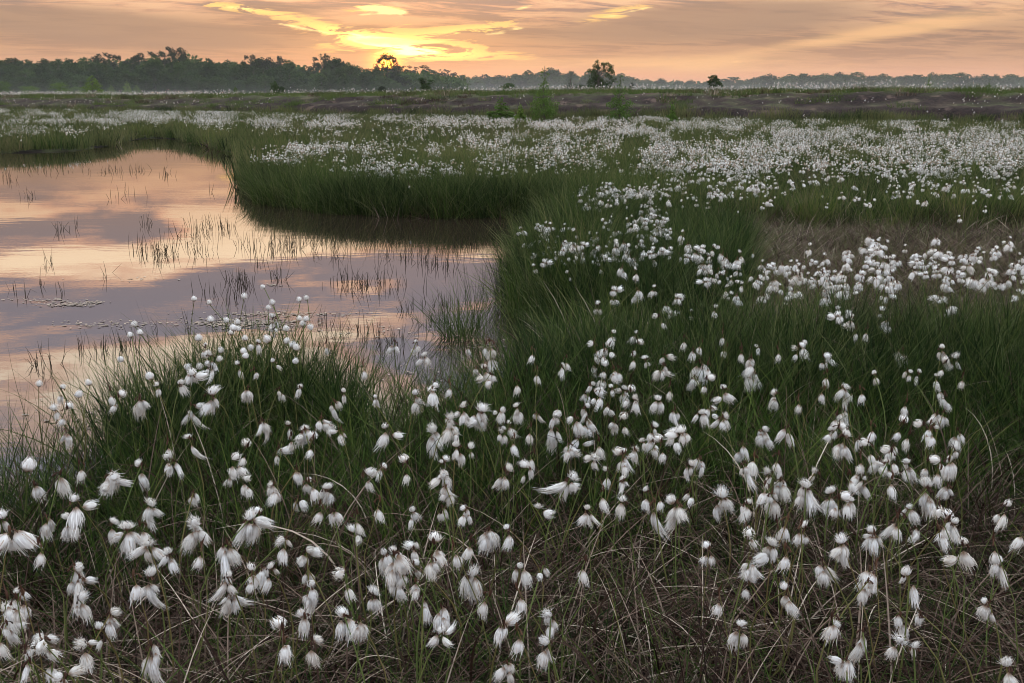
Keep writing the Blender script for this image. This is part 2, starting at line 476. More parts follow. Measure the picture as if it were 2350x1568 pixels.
def water_material():
    m, w = mat('pool_water')
    geo = w.n('ShaderNodeNewGeometry')
    sp = w.n('ShaderNodeSeparateXYZ'); w.put(sp.inputs[0], geo.outputs['Position'])
    v1 = w.xyz(w.m('MULTIPLY', sp.outputs[0], 2.2), w.m('MULTIPLY', sp.outputs[1], 6.0), 0.0)
    n1 = w.noise(v1, 1.0, 4, .5); n2 = w.noise(w.xyz(w.m('MULTIPLY', sp.outputs[0], .5), w.m('MULTIPLY', sp.outputs[1], .9), 2.0), 1.0, 2)
    n0 = w.noise(geo.outputs['Position'], 34, 2, .5)
    h = w.m('MULTIPLY', n1, w.mr(n2, .38, .64, .15, 1.0))
    h = w.m('ADD', h, w.m('MULTIPLY', n0, .05))
    b = w.n('ShaderNodeBump'); b.inputs['Strength'].default_value = .13; b.inputs['Distance'].default_value = .006; w.put(b.inputs['Height'], h)
    d = w.n('ShaderNodeBsdfDiffuse'); d.inputs[0].default_value = (.020, .014, .010, 1)
    gl = w.n('ShaderNodeBsdfGlossy'); gl.inputs['Roughness'].default_value = .012; gl.inputs[0].default_value = (1, .98, .98, 1)
    w.put(gl.inputs['Normal'], b.outputs[0])
    fr = w.n('ShaderNodeFresnel'); fr.inputs[0].default_value = 1.9; w.put(fr.inputs['Normal'], b.outputs[0])
    mx = w.n('ShaderNodeMixShader'); w.put(mx.inputs[0], fr.outputs[0]); w.put(mx.inputs[1], d.outputs[0]); w.put(mx.inputs[2], gl.outputs[0])
    finish(w, mx.outputs[0])
    return m


wb = MB()
wb.add([(-75, -4, 0), (11, -4, 0), (11, 45, 0), (-75, 45, 0)], [(0, 1, 2, 3)], [0] * 4)
wo = obj('water', wb.mesh('water', [water_material()])); tag(wo, 'still bog pool mirroring the peach and cream sunset sky', kind='structure')

# ------------------------------------------------------------------ haze and the low mist
def volume_box(name, x0, x1, y0, y1, z0, z1, dens, colour, label, aniso=.35):
    b = MB()
    b.add([(x0, y0, z0), (x1, y0, z0), (x1, y1, z0), (x0, y1, z0), (x0, y0, z1), (x1, y0, z1), (x1, y1, z1), (x0, y1, z1)],
          [(0, 3, 2, 1), (4, 5, 6, 7), (0, 1, 5, 4), (1, 2, 6, 5), (2, 3, 7, 6), (3, 0, 4, 7)], [0] * 8)
    m, w = mat(name + '_air')
    pv = w.n('ShaderNodeVolumePrincipled'); pv.inputs['Color'].default_value = (*colour, 1); pv.inputs['Density'].default_value = dens
    pv.inputs['Anisotropy'].default_value = aniso
    o = w.n('ShaderNodeOutputMaterial'); w.put(o.inputs['Volume'], pv.outputs[0])
    ob = obj(name, b.mesh(name, [m], False)); tag(ob, label, kind='stuff')
    return ob


volume_box('haze', -1500, 1500, -40, 1100, -1.4, 26, .00014, (.90, .92, .97), 'thin evening haze over the whole bog')

for y0_, y1_, top_, d_ in ((138, 244, 1.9, .0004), (134, 240, 2.7, .0002), (130, 236, 3.7, .00012), (126, 232, 5.0, .00008), (122, 228, 6.6, .00015), (392, 640, 3.4, .0003), (396, 644, 5.8, .00025), (400, 648, 9.0, .0002)):
    volume_box('ground_mist', -700, 900, y0_, y1_, 1.25, top_, d_, (.90, .94, .98), 'low evening mist lying on the heath before the wood')

# ------------------------------------------------------------------ instancing of what nobody could count
def scatter_tree():
    ng = bpy.data.node_groups.new('scatter', 'GeometryNodeTree')
    ng.interface.new_socket('Geometry', in_out='INPUT', socket_type='NodeSocketGeometry')
    ng.interface.new_socket('Geometry', in_out='OUTPUT', socket_type='NodeSocketGeometry')
    return ng


def scatter(name, protos, P, rot, scl, idx, label, kind='stuff'):
    """one stuff object: protos (meshes) placed on the points P"""
    col = bpy.data.collections.new(name + '_kinds')
    for i, me in enumerate(protos):
        o = bpy.data.objects.new(f'{name}_kind_{i:02d}', me); col.objects.link(o)
    me = bpy.data.meshes.new(name)
    n = len(P)
    me.vertices.add(n); me.vertices.foreach_set('co', np.asarray(P, np.float32).ravel())
    a = me.attributes.new('rot', 'FLOAT_VECTOR', 'POINT'); a.data.foreach_set('vector', np.asarray(rot, np.float32).ravel())
    a = me.attributes.new('scl', 'FLOAT_VECTOR', 'POINT'); a.data.foreach_set('vector', np.asarray(scl, np.float32).ravel())
    a = me.attributes.new('idx', 'INT', 'POINT'); a.data.foreach_set('value', np.asarray(idx, np.int32))
    ng = scatter_tree()
    N = ng.nodes; L = ng.links
    gi = N.new('NodeGroupInput'); go = N.new('NodeGroupOutput')
    ci = N.new('GeometryNodeCollectionInfo'); ci.inputs['Collection'].default_value = col
    ci.inputs['Separate Children'].default_value = True; ci.inputs['Reset Children'].default_value = True
    ip = N.new('GeometryNodeInstanceOnPoints'); ip.inputs['Pick Instance'].default_value = True

    def attr(nm, ty):
        q = N.new('GeometryNodeInputNamedAttribute'); q.data_type = ty; q.inputs['Name'].default_value = nm
        return [s for s in q.outputs if s.enabled and s.name == 'Attribute'][0]
    e = N.new('FunctionNodeEulerToRotation')
    L.new(attr('rot', 'FLOAT_VECTOR'), e.inputs[0]); L.new(e.outputs[0], ip.inputs['Rotation'])
    L.new(attr('scl', 'FLOAT_VECTOR'), ip.inputs['Scale']); L.new(attr('idx', 'INT'), ip.inputs['Instance Index'])
    L.new(gi.outputs[0], ip.inputs['Points']); L.new(ci.outputs[0], ip.inputs['Instance']); L.new(ip.outputs[0], go.inputs[0])
    o = obj(name, me); md = o.modifiers.new('scatter', 'NODES'); md.node_group = ng
    tag(o, label, kind=kind)
    return o


def candidates(y0, y1, dens, margin=1.6, slope=.53):
    """uniform random ground points in the wedge the camera sees, and a step to either side"""
    a = slope * (y1 ** 2 - y0 ** 2) + 2 * margin * (y1 - y0)
    n = int(a * dens)
    y = np.sqrt(rng.uniform(y0 ** 2, y1 ** 2, n * 2)); x = rng.uniform(-1, 1, n * 2)
    hw = slope * y + margin
    keep = rng.uniform(0, 1, n * 2) < hw / (slope * y1 + margin) / (y / y1) * .5 * 1.0
    # even density: p(y) ~ y from the sqrt, times width/y
    y, x, hw = y[keep], x[keep], hw[keep]
    return x * hw, y


def even(y0, y1, dens, margin=1.6, slope=.53):
    hw1 = slope * y1 + margin
    n = int(2 * hw1 * (y1 - y0) * dens)
    x = rng.uniform(-hw1, hw1, n); y = rng.uniform(y0, y1, n)
    k = np.abs(x) < slope * y + margin
    return x[k], y[k]


def box_mask(u, v, u0, u1, v0, v1, fu=40, fv=8):
    return sm(u0 - fu, u0 + fu, u) * (1 - sm(u1 - fu, u1 + fu, u)) * sm(v0 - fv, v0 + fv, v) * (1 - sm(v1 - fv, v1 + fv, v))


def dryness(x, y):
    """0 = green sedge, 1 = flattened dead grass (a property of the ground's own patches)"""
    u, v = project(x, y, .08 + 0 * x)
    patch = box_mask(u, v, 1400, 2900, 522, 830, 70, 20) * (1.5 - .5 * sm(700, 800, v)) * (1 - .25 * sm(1950, 2300, u))
    near = sm(1060, 1400, v + (u - 1175) * .06) * .74
    strip = box_mask(u, v, 650, 1500, 285, 345, 100, 10) * .6 + box_mask(u, v, 1500, 2700, 420, 520, 100, 20) * .55
    n = fbm(x * 1.3, y * 1.3, 71)
    return np.clip(np.maximum(np.maximum(patch, near), strip) + (n - .47) * .7, 0, 1)


# prototypes of sedge tufts
def tuft_mesh(name, parts, mats, seed):
    r_ = np.random.default_rng(seed); b = MB()
    for mi, kw in parts:
        V, F, T = blades(r_, **kw); b.add(V, F, T, mi)
    return b.mesh(name, mats)


near_green = [tuft_mesh(f'sedge_tuft_a{i}', [(0, dict(n=15, r=.05, h0=.14, h1=.40, lean=.36, curl=1.1, width=.0034, segs=6)),
                                             (1, dict(n=5, r=.05, h0=.14, h1=.36, lean=.7, curl=1.3, width=.0028, segs=7))], [M['green'], M['dry']], 100 + i) for i in range(7)]
near_deep = [tuft_mesh(f'sedge_tuft_b{i}', [(0, dict(n=30, r=.07, h0=.24, h1=.50, lean=.20, curl=.7, width=.0036, segs=6)), (1, dict(n=6, r=.07, h0=.30, h1=.56, lean=.4, curl=1.3, width=.0042, segs=7))], [M['green_deep'], M['olive']], 200 + i) for i in range(5)]
near_dry = [tuft_mesh(f'dead_tuft_{i}', [(0, dict(n=22, r=.09, h0=.18, h1=.46, lean=.85, curl=1.6, width=.0040, segs=8)),
                                         (1, dict(n=4, r=.05, h0=.12, h1=.30, lean=.4, curl=1.0, width=.0022, segs=6))], [M['dry'], M['green']], 300 + i) for i in range(7)]
mid_green = [tuft_mesh(f'sedge_mid_{i}', [(0, dict(n=70, r=.16, h0=.20, h1=.42, lean=.20, curl=.7, width=.0048, segs=4)), (1, dict(n=16, r=.16, h0=.26, h1=.50, lean=.45, curl=1.2, width=.0060, segs=5))], [M['green_deep' if i % 2 else 'green'], M['olive']], 400 + i) for i in range(5)]
mid_dry = [tuft_mesh(f'dead_mid_{i}', [(0, dict(n=60, r=.2, h0=.14, h1=.40, lean=.95, curl=1.0, width=.0042, segs=5)), (1, dict(n=8, r=.2, h0=.2, h1=.4, lean=.3, curl=1.0, width=.004, segs=4))], [M['dry'], M['olive']], 500 + i) for i in range(4)]
far_green = [tuft_mesh(f'sedge_far_{i}', [(0, dict(n=110, r=.42, h0=.20, h1=.40, lean=.22, curl=.6, width=.011, segs=3))], [M['green_deep' if i == 0 else 'green' if i < 2 else 'olive']], 600 + i) for i in range(6)]
far_dry = [tuft_mesh(f'dead_far_{i}', [(0, dict(n=80, r=.42, h0=.15, h1=.38, lean=.7, curl=.8, width=.011, segs=3)), (1, dict(n=30, r=.4, h0=.2, h1=.38, lean=.25, curl=.8, width=.01, segs=3))], [M['dry'], M['olive']], 700 + i) for i in range(3)]


def place(x, y, protos_g, protos_d, name, label, hmul=1.0, smin=.75, smax=1.25, sdmin=-.03, off=0.0):
    sd = shore_dist(x, y)
    k = sd > sdmin
    x, y, sd = x[k], y[k], sd[k]
    n = len(x)
    z = np.maximum(ground_z(x, y), -.12) + off
    isd = rng.uniform(0, 1, n) < dryness(x, y)
    idx = np.where(isd, len(protos_g) + rng.integers(0, len(protos_d), n), rng.integers(0, len(protos_g), n))
    s = rng.uniform(smin, smax, n) * hmul
    hs = s * (1 - .55 * sm(.4, 1.0, dryness(x, y)))
    scl = np.stack([s, s, hs], -1)
    rot = np.stack([rng.normal(0, .08, n), rng.normal(0, .08, n), rng.uniform(0, 6.28, n)], -1)
    return scatter(name, protos_g + protos_d, np.stack([x, y, z], -1), rot, scl, idx, label)


x, y = even(.5, 4.6, 230, 1.2)
place(x, y, near_green, near_dry, 'bog_grass', 'tangled green sedge and bleached dead grass of the near bog')
# tall dark stands of sedge
x, y = even(2.6, 14, 150, 1.5)
u, v = project(x, y, .05 + 0 * x); sd = shore_dist(x, y)
tall = np.maximum(box_mask(u, v, 1180, 2900, 835, 1000, 60, 25), sm(.9, .25, sd) * sm(5.0, 6.5, y) + box_mask(u, v, 1120, 1700, 560, 760, 30, 30))
tall = np.maximum(tall, .85 * sm(.7, .2, sd) * box_mask(u, v, 250, 800, 900, 1100, 60, 20))
k = (rng.uniform(0, 1, len(x)) < tall) & (sd > -.02); x, y = x[k], y[k]
n = len(x)
scatter('tall_sedge', near_deep, np.stack([x, y, np.maximum(ground_z(x, y), -.1)], -1), np.stack([rng.normal(0, .08, n), rng.normal(0, .08, n), rng.uniform(0, 6.28, n)], -1),
        np.stack([rng.uniform(.8, 1.2, n)] * 2 + [rng.uniform(.75, 1.08, n)], -1), rng.integers(0, 5, n), 'tall dark green sedge standing at the edge of the pool')
x, y = even(4.4, 15, 70, 2.0)
place(x, y, mid_green, mid_dry, 'marsh_grass', 'green and dead grass of the marsh behind the pool')
x, y = even(14.5, 62, 13, 4)
k = (bank_t(x, y) < .8) & (shore_dist(x, y) > .22)
place(x[k], y[k], far_green, far_dry, 'meadow_grass', 'olive green marsh grass reaching back to the peat bank', hmul=1.05)

# turf on the bank's top and patches on its face
tb = [tuft_mesh(f'turf_{i}', [(0, dict(n=90, r=.40, h0=.10, h1=.32, lean=.5, curl=.8, width=.013, segs=3))], [M['moss' if i < 2 else 'dry' if i == 2 else 'green']], 800 + i) for i in range(4)]
x, y = even(28, 120, 4.0, 6)
t = bank_t(x, y)
turf = sm(3.2, 5.2, t) * (1 - sm(22, 60, t)) * .85 + sm(.2, 1, t) * (1 - sm(3, 4, t)) * np.clip(sm(.56, .64, fbm(x * .35, y * .35, 91)) * .7 + .45 * sm(6, -8, x) * sm(.42, .5, fbm(x * .3, y * .5, 99)), 0, 1)
k = rng.uniform(0, 1, len(x)) < turf; x, y = x[k], y[k]; n = len(x)
pz = fbm(x * .25, y * .25, 95)
idx = np.where(pz > .5, rng.integers(0, 2, n), rng.integers(1, 4, n))
s = rng.uniform(.6, 1.25, n)
scatter('bank_turf', tb, np.stack([x, y, ground_z(x, y) - .02], -1), np.stack([0 * x, 0 * x, rng.uniform(0, 6.28, n)], -1), np.stack([s, s, s * rng.uniform(.6, 1.3, n)], -1), idx, 'short green and brown turf on the peat bank')

# ------------------------------------------------------------------ cottongrass
def tuft_parts(seed, hairs=150, k=5, ball=False, core=(10, 8), wid=.0010, Lt=.040, Rt=.0115, messy=1.0):
    """silky tuft: attached at the origin, hanging along -Z (or standing along +Z when ball)"""
    r_ = np.random.default_rng(seed); b = MB()
    wind = r_.uniform(-.25, .25, 2) * messy
    nu, nv = core
    if ball:
        Lc, Rc = Lt * .66, Rt * 1.15
        prof = lambda s: np.sin(np.pi * np.clip(s, 0.0, 1) ** .85) ** .62
    else:
        Lc, Rc = Lt, Rt
        prof = lambda s: np.sin(np.pi * np.clip(s, .004, 1) * .86) ** .72 * 1.12
    sg = 1 if ball else -1
    s = np.linspace(0, 1, nv); th = np.arange(nu) / nu * 2 * math.pi
    lump = 1 + .22 * np.sin(th * 2 + r_.uniform(0, 6)) + .15 * np.sin(th * 3 + r_.uniform(0, 6))
    rad = prof(s)[:, None] * Rc * lump[None, :] * r_.uniform(.82, 1.05, (nv, nu)) * (.64 if ball and messy > .2 else .76)
    rad[0] *= .2; rad[-1] *= .5
    Z = (s[:, None] * Lc * .90 + r_.normal(0, .001, (nv, nu))) * sg
    bx = wind[0] * (s ** 2)[:, None] * Lc; by = wind[1] * (s ** 2)[:, None] * Lc
    V = np.stack([rad * np.cos(th) + bx, rad * np.sin(th) + by, Z], -1).reshape(-1, 3)
    F = [(i * nu + j, i * nu + (j + 1) % nu, (i + 1) * nu + (j + 1) % nu, (i + 1) * nu + j) for i in range(nv - 1) for j in range(nu)]
    b.add(V, F, np.repeat(s, nu))
    if hairs:
        n = hairs
        a = r_.uniform(0, 2 * math.pi, n); f = r_.uniform(.80, 1.12, n)
        fl = np.abs(r_.normal(0, .32, n)) * messy
        s0 = r_.uniform(0, .55, n); s1 = s0 + r_.uniform(.4, .75, n)
        ss = s0[:, None] + (s1 - s0)[:, None] * np.linspace(0, 1, k)[None, :]
        lm = 1 + .22 * np.sin(a * 2) * 0
        rr = f[:, None] * Rc * prof(np.minimum(ss, .8)) + fl[:, None] * (np.linspace(0, 1, k)[None, :] ** 2) * Rc * (.9 if not ball else 1.3)
        aa = a[:, None] + r_.normal(0, .25, n)[:, None] * np.linspace(0, 1, k)[None, :]
        zz = ss * Lc * sg
        if ball:
            zz = np.minimum(ss, 1.12 - .10 * np.abs(r_.normal(0, 1, n))[:, None]) * Lc
            rr = rr * np.where(ss > .85, .7, 1.0)
        P = np.stack([rr * np.cos(aa) + wind[0] * ss ** 2 * Lc, rr * np.sin(aa) + wind[1] * ss ** 2 * Lc, zz], -1)
        side = np.stack([-np.sin(a), np.cos(a), np.zeros(n)], -1) + r_.normal(0, .5, (n, 3)); side /= np.linalg.norm(side, axis=1)[:, None]
        V, F, T = ribbons(P, wid * r_.uniform(.5, 1.3, n), side, .8, .2)
        b.add(V, F, np.clip(ss, 0, 1).repeat(2, axis=1).ravel())
    return b


def scales_parts(seed, n=3, sides=5):
    """dark spikelet scales and the pointed leafy bract at the head of the stem"""
    r_ = np.random.default_rng(seed); b = MB()
    b.add(*tube([(0, 0, -.006), (0, 0, 0), (.0005, 0, .006), (0, 0, .012)], [.0012, .0028, .0030, .0004], sides), 0)
    for i in range(n):
        a = r_.uniform(0, 6.28); d = np.array([math.cos(a), math.sin(a), 0])
        P = [np.zeros(3), d * .004 + [0, 0, .003], d * .010 + [0, 0, .0], d * .014 + [0, 0, -.007]]
        b.add(*tube(P, [.0009, .0008, .0012, .0026], 4), 0)
    a = r_.uniform(0, 6.28); L = r_.uniform(.02, .04)
    P = np.array([[[0, 0, 0], [math.cos(a) * L * .2, math.sin(a) * L * .2, L * .5], [math.cos(a) * L * .45, math.sin(a) * L * .45, L]]])
    V, F, T = ribbons(P, np.array([.0028]), np.array([[-math.sin(a), math.cos(a), 0.0]]), 1, .1); b.add(V, F, T, 0)
    return b


def stem_parts(seed, sides=4, r0=.0018, k=7):
    """unit-high stem, base at the origin, head at (0,0,1)"""
    r_ = np.random.default_rng(seed); s = np.linspace(0, 1, k); bow = r_.normal(0, .05); bow2 = r_.normal(0, .05)
    P = np.stack([bow * np.sin(np.pi * s), bow2 * np.sin(np.pi * s), s], -1)
    b = MB(); V, F, T = tube(P, np.linspace(r0 * 1.3, r0 * .8, k), sides)
    b.add(V, F, T); return b


HT = [tuft_parts(900 + i, 190, 5, False, messy=.6 + .28 * (i % 6), Rt=[.0085, .0100, .0075, .0110, .0090, .0068, .0095, .0060, .0105][i], Lt=[.040, .036, .044, .038, .033, .046, .040, .030, .042][i]) for i in range(9)]
BT = [tuft_parts(950 + i, 230, 5, True, messy=.9 + .3 * i, Lt=.034 + .004 * (i % 3), Rt=.0085 + .001 * (i % 4)) for i in range(6)]
ET = [tuft_parts(970 + i, 110, 4, True, Lt=.046, Rt=.0115, messy=.08, wid=.0007) for i in range(3)]
hang_me = [b.mesh('hanging_tuft', [M['cotton']]) for b in HT]
ball_me = [b.mesh('round_tuft', [M['cotton']]) for b in BT]
egg_me = [b.mesh('egg_tuft', [M['cotton']]) for b in ET]
scale_me = [scales_parts(980 + i).mesh('scales', [M['scale']]) for i in range(4)]
stem_me = [stem_parts(990 + i).mesh('stem', [M['stem']]) for i in range(5)]
bl = []
for i in range(4):
    r_ = np.random.default_rng(1000 + i); b = MB(); b.add(*blades(r_, 2 + i % 2, .006, .12, .26, .3, 1.0, .003, 6)); bl.append(b.mesh('leaf', [M['green']]))

# zoomed views of the photograph: origin and scale in its own 2560 wide pixels; entries are head x, y, number of tufts, height
S_ = 2.9375
VIEW = {
 'H': (0, 550, [(1425,600,0,45),(1543,625,0,45),(1790,582,0,60),(1943,505,0,45),(1968,660,0,40),(2010,625,0,60),(2205,602,0,40),(2258,588,0,35),(1552,760,0,70),(1670,757,0,40),(1745,772,0,45),
   (1715,820,0,70),(1700,850,0,50),(1767,815,0,45),(992,787,0,50),(1028,850,0,55),(970,866,0,30),(1460,893,0,65),(1510,925,2,90),(2197,747,0,50),(2240,750,0,40),(2222,787,0,65),(2290,807,0,60),
   (2103,822,0,55),(1800,893,0,50),(1980,900,0,75),(2095,910,0,60),(2135,945,0,65),(2180,960,0,45),(1787,990,0,55),(1802,1022,0,55),(1845,957,0,40),(905,1040,0,60),(1615,980,0,50),(1620,1045,0,55),
   (2167,1060,0,50),(2010,1040,2,80),(2010,720,3,130),(2015,800,3,110),(1890,905,3,120),(1540,990,4,150),(1760,1060,3,90),(1865,1100,1,80),(1545,1085,3,100),(1475,1098,0,60),(285,1230,0,38),(450,1240,2,100),
   (660,1220,0,42),(575,1305,0,42),(1160,1210,2,90),(1320,1210,2,60),(1110,1175,0,35),(1420,1172,0,40),(1365,1105,0,35),(1820,1230,3,110),(2050,1240,2,80),(2200,1230,2,80)]),
 'A': (0, 850, [(1025,420,3,190),(390,500,2,110),(385,590,2,70),(480,660,3,110),(915,495,0,45),(800,520,2,50),(1405,480,4,170),(1545,400,4,250),(1925,590,5,200),(2105,620,2,100),(2240,660,5,220),
   (2130,720,1,80),(2050,790,3,150),(1390,720,2,100),(1255,820,0,50),(1270,890,3,130),(1610,880,2,50),(1700,980,3,150),(2230,880,2,70),(2180,950,3,120),(2250,1030,2,140),(200,970,0,110),(250,1060,1,100),
   (440,985,1,120),(820,985,6,300),(1040,920,3,200),(1095,1200,4,220),(1420,1120,2,120),(2010,1060,4,180),(2190,1160,2,100),(2095,1240,1,90),(10,1310,3,200),(340,1300,3,160),(510,1310,3,240),(820,1340,2,150),
   (1430,1340,5,270),(1830,1320,6,300)]),
 'B': (800, 850, [(70,75,0,45),(545,10,2,130),(705,20,3,130),(755,120,3,130),(1145,45,0,60),(1245,10,1,120),(1150,200,2,110),(1260,130,3,130),(1250,250,3,130),(1270,330,3,90),(1470,185,0,65),(360,280,1,90),
   (180,380,2,110),(105,450,3,160),(410,420,3,140),(700,400,3,160),(880,400,0,60),(1775,190,3,120),(1680,340,1,80),(1500,390,0,70),(1450,490,4,170),(1320,520,4,160),(1345,650,3,160),(1040,490,5,200),
   (1165,520,6,260),(945,570,3,150),(985,610,3,150),(1590,540,2,110),(75,600,3,160),(155,650,3,150),(10,570,3,150),(840,660,5,240),(620,745,3,70),(1000,770,4,240),(1100,790,2,110),(890,900,2,110),(905,990,5,200),
   (925,1080,3,130),(640,890,2,90),(450,940,3,200),(345,975,2,210),(1500,760,0,90),(1480,850,1,90),(1515,930,3,200),(1355,950,4,220),(1840,1010,5,270),(2010,850,3,180),(2110,960,2,130),(2230,1030,4,170),
   (1070,1240,4,200),(900,1230,3,130),(670,1260,3,130),(1620,1230,2,130),(1965,1240,4,190),(2230,1190,2,100),(2180,1280,1,70),(1240,1390,5,230),(1390,1390,2,120),(470,1385,0,50),(100,1260,3,150),(130,1180,0,80),
   (40,1090,4,220),(1920,180,1,90),(1965,90,3,100),(2050,20,3,90),(2075,80,2,80),(2020,150,3,150),(2090,160,1,70),(2190,200,2,140),(2070,260,4,160),(2000,320,3,150),(1960,380,3,120),(1920,270,2,100),(2140,350,3,120),
   (2230,350,4,180),(2250,290,0,80),(2290,210,0,70),(2320,130,2,80),(1950,490,3,160),(2110,480,3,140),(2225,490,2,100),(2320,430,3,120),(1740,530,3,170),(1870,560,3,200),(1960,580,5,200),(1715,650,3,200),
   (1830,770,5,180),(1900,700,3,200),(2160,570,3,120),(2310,700,2,100),(2190,790,0,90),(2240,830,4,170),(2310,800,3,160)]),
 'C': (1600, 850, [(50,140,3,140),(180,110,2,110),(170,180,4,150),(240,60,0,70),(330,90,1,80),(390,70,2,120),(490,40,0,60),(440,160,5,200),(400,270,3,140),(490,250,0,60),(600,40,0,90),(480,380,2,90),
   (750,45,0,50),(865,50,2,110),(820,130,3,150),(830,230,5,240),(750,150,0,50),(1040,80,3,80),(1065,160,1,80),(1210,140,2,90),(1390,110,3,130),(1320,180,2,90),(1605,15,0,50),(1930,70,4,170),(2220,60,4,170),
   (2310,120,3,150),(1720,250,2,130),(1965,230,3,120),(2040,240,3,110),(2090,220,2,80),(2175,260,2,110),(2330,280,0,60),(260,510,3,160),(130,440,4,200),(210,430,1,90),(1000,390,3,150),(1285,375,0,95),(1390,330,1,60),
   (1490,350,5,200),(1555,350,2,120),(1700,410,0,80),(1890,460,0,60),(2235,390,3,160),(1500,510,3,120),(1205,480,0,40),(520,500,3,150),(450,540,3,200),(605,570,4,210),(2180,540,3,110),(2230,530,2,130),(2150,640,2,110),
   (2190,720,2,100),(905,660,6,200),(1085,640,3,160),(1140,690,2,90),(1330,620,0,80),(1410,660,3,150),(1500,700,5,250),(1610,730,4,150),(1700,750,0,60),(1840,640,2,80),(1930,650,0,60),(1810,700,0,80),(1860,780,3,130),
   (750,770,3,160),(840,850,1,120),(770,900,3,140),(440,860,3,120),(365,920,3,160),(255,690,3,180),(185,700,1,80),(90,640,4,200),(95,740,4,150),(20,750,2,140),(30,900,2,100),(300,780,2,100),(1025,900,2,120),
   (950,970,3,150),(1030,1030,4,200),(970,1130,5,210),(1080,1040,1,70),(1290,970,2,110),(1215,1070,6,260),(1400,1120,4,200),(1540,1180,3,170),(1865,1100,0,70),(1905,1190,1,80),(1655,960,0,70),(1640,1020,5,170),
   (1645,890,2,100),(1760,880,4,160),(1820,900,3,150),(1880,920,2,100),(1975,900,4,180),(2050,980,2,90),(2110,970,0,70),(2185,890,2,130),(2270,880,4,200),(2300,790,4,150),(2330,660,3,150),(2110,800,1,80),
   (2110,1090,6,280),(2260,1070,4,150),(1980,1230,3,150),(1905,1270,1,130),(60,1110,2,150),(110,1190,1,120),(370,1110,3,180),(275,1200,6,270),(590,1150,5,270),(785,1200,4,200),(680,1220,1,80),(940,1420,2,100),
   (1055,1430,1,70),(1270,1310,1,60),(1500,1310,2,90)]),
 'D': (0, 1208, [(75,570,0,60),(140,620,2,100),(205,655,0,50),(140,790,3,180),(60,930,5,250),(50,1030,2,180),(175,970,0,80),(250,1020,0,90),(165,1110,0,80),(135,1215,0,60),(185,1210,1,120),(310,1140,4,150),
   (430,1100,2,100),(220,1310,1,120),(390,1270,2,150),(480,1420,4,150),(550,620,4,260),(585,690,1,110),(575,850,3,140),(625,1190,3,170),(740,1070,2,170),(810,960,4,160),(920,920,1,100),(1110,1190,4,260),(1090,690,4,230),
   (1170,650,0,80),(1095,450,4,240),(1170,400,1,80),(1245,520,4,200),(930,340,5,280),(1670,690,4,160),(1700,810,6,260),(1925,620,6,220),(1990,620,3,180),(2095,410,3,160),(1670,440,5,250),(2250,500,4,180),(2250,610,4,200),
   (2270,750,5,250),(2240,980,2,250),(2160,940,0,90),(2290,1150,2,120),(2290,1230,2,100)]),
 'E': (800, 1208, [(255,350,2,190),(475,510,3,180),(555,490,2,130),(690,480,3,140),(690,590,2,150),(600,630,3,150),(565,730,4,220),(700,720,2,120),(755,830,2,210),(805,460,0,80),(820,550,3,200),(865,810,0,80),
   (890,910,3,150),(895,1090,4,170),(385,820,4,160),(290,1000,4,240),(180,980,3,200),(1125,660,5,350),(1470,610,3,200),(1240,590,0,50),(1930,750,1,80),(1680,890,0,100),(1695,970,4,180),(1670,1170,3,120),(1350,1030,3,130),
   (1400,1170,0,100),(1375,1320,3,130),(1640,600,2,120),(440,410,0,60),(30,860,2,80)]),
 'F': (1760, 1208, [(340,560,5,220),(485,450,5,260),(480,570,0,80),(325,720,2,150),(590,370,1,70),(610,790,3,180),(745,330,3,130),(870,570,3,140),(1010,440,6,270),(1250,370,6,260),(1020,755,0,80),(1205,720,3,180),
   (1510,670,3,240),(265,1040,4,200),(950,960,0,90),(955,1040,2,110),(1165,1090,2,200),(1445,970,4,140),(1590,960,2,110),(1440,1150,2,120),(1540,1200,2,150),(1045,1300,5,200),(2220,1340,2,220),(1840,600,3,100),
   (2180,460,0,80),(2160,570,4,160),(2335,660,0,80),(2095,880,4,180),(1840,290,4,180),(1940,400,0,80),(1620,390,2,80),(1550,330,3,150),(1540,450,1,60),(25,820,0,100)]),
}
plants = []
for key, (ox, oy, lst) in VIEW.items():
    for (zx, zy, nt, hp) in lst:
        u = (ox + zx / S_) * 2350 / 2560; v = (oy + zy / S_) * 2350 / 2560
        plants.append([u, v, nt, hp / S_ * 2350 / 2560, key])
plants.sort(key=lambda p: -p[3] - (99 if p[4] == 'H' else 0))
rngp = np.random.default_rng(77)


def head_height(u, v, nt):
    if v < 960 and u < 1250: return rngp.uniform(.40, .47) if v < 800 else rngp.uniform(.34, .44)
    return rngp.uniform(.30, .40)


def zone(u, v):
    if v < 960 and u < 900:
        c = 'against the pool' if v < 800 else 'on the pool edge'
        c += ' far left' if u < 330 else ' left of centre' if u < 620 else ' near centre'
        return c
    rows = [(830, 'below the tall dark sedge'), (960, 'in the upper foreground'), (1090, 'in the middle foreground'), (1230, 'in the lower middle'), (1380, 'in the low foreground'), (9999, 'along the bottom edge')]
    row = [n_ for q, n_ in rows if v < q][0]
    cols = [(330, 'far left'), (660, 'left'), (1000, 'left of centre'), (1330, 'at centre'), (1660, 'right of centre'), (2000, 'right'), (9999, 'far right')]
    return row + ' ' + [n_ for q, n_ in cols if u < q][0]


def droop_tilt(r_, i, n):
    return r_.uniform(.10, .55) if n > 1 else r_.uniform(.1, .7)


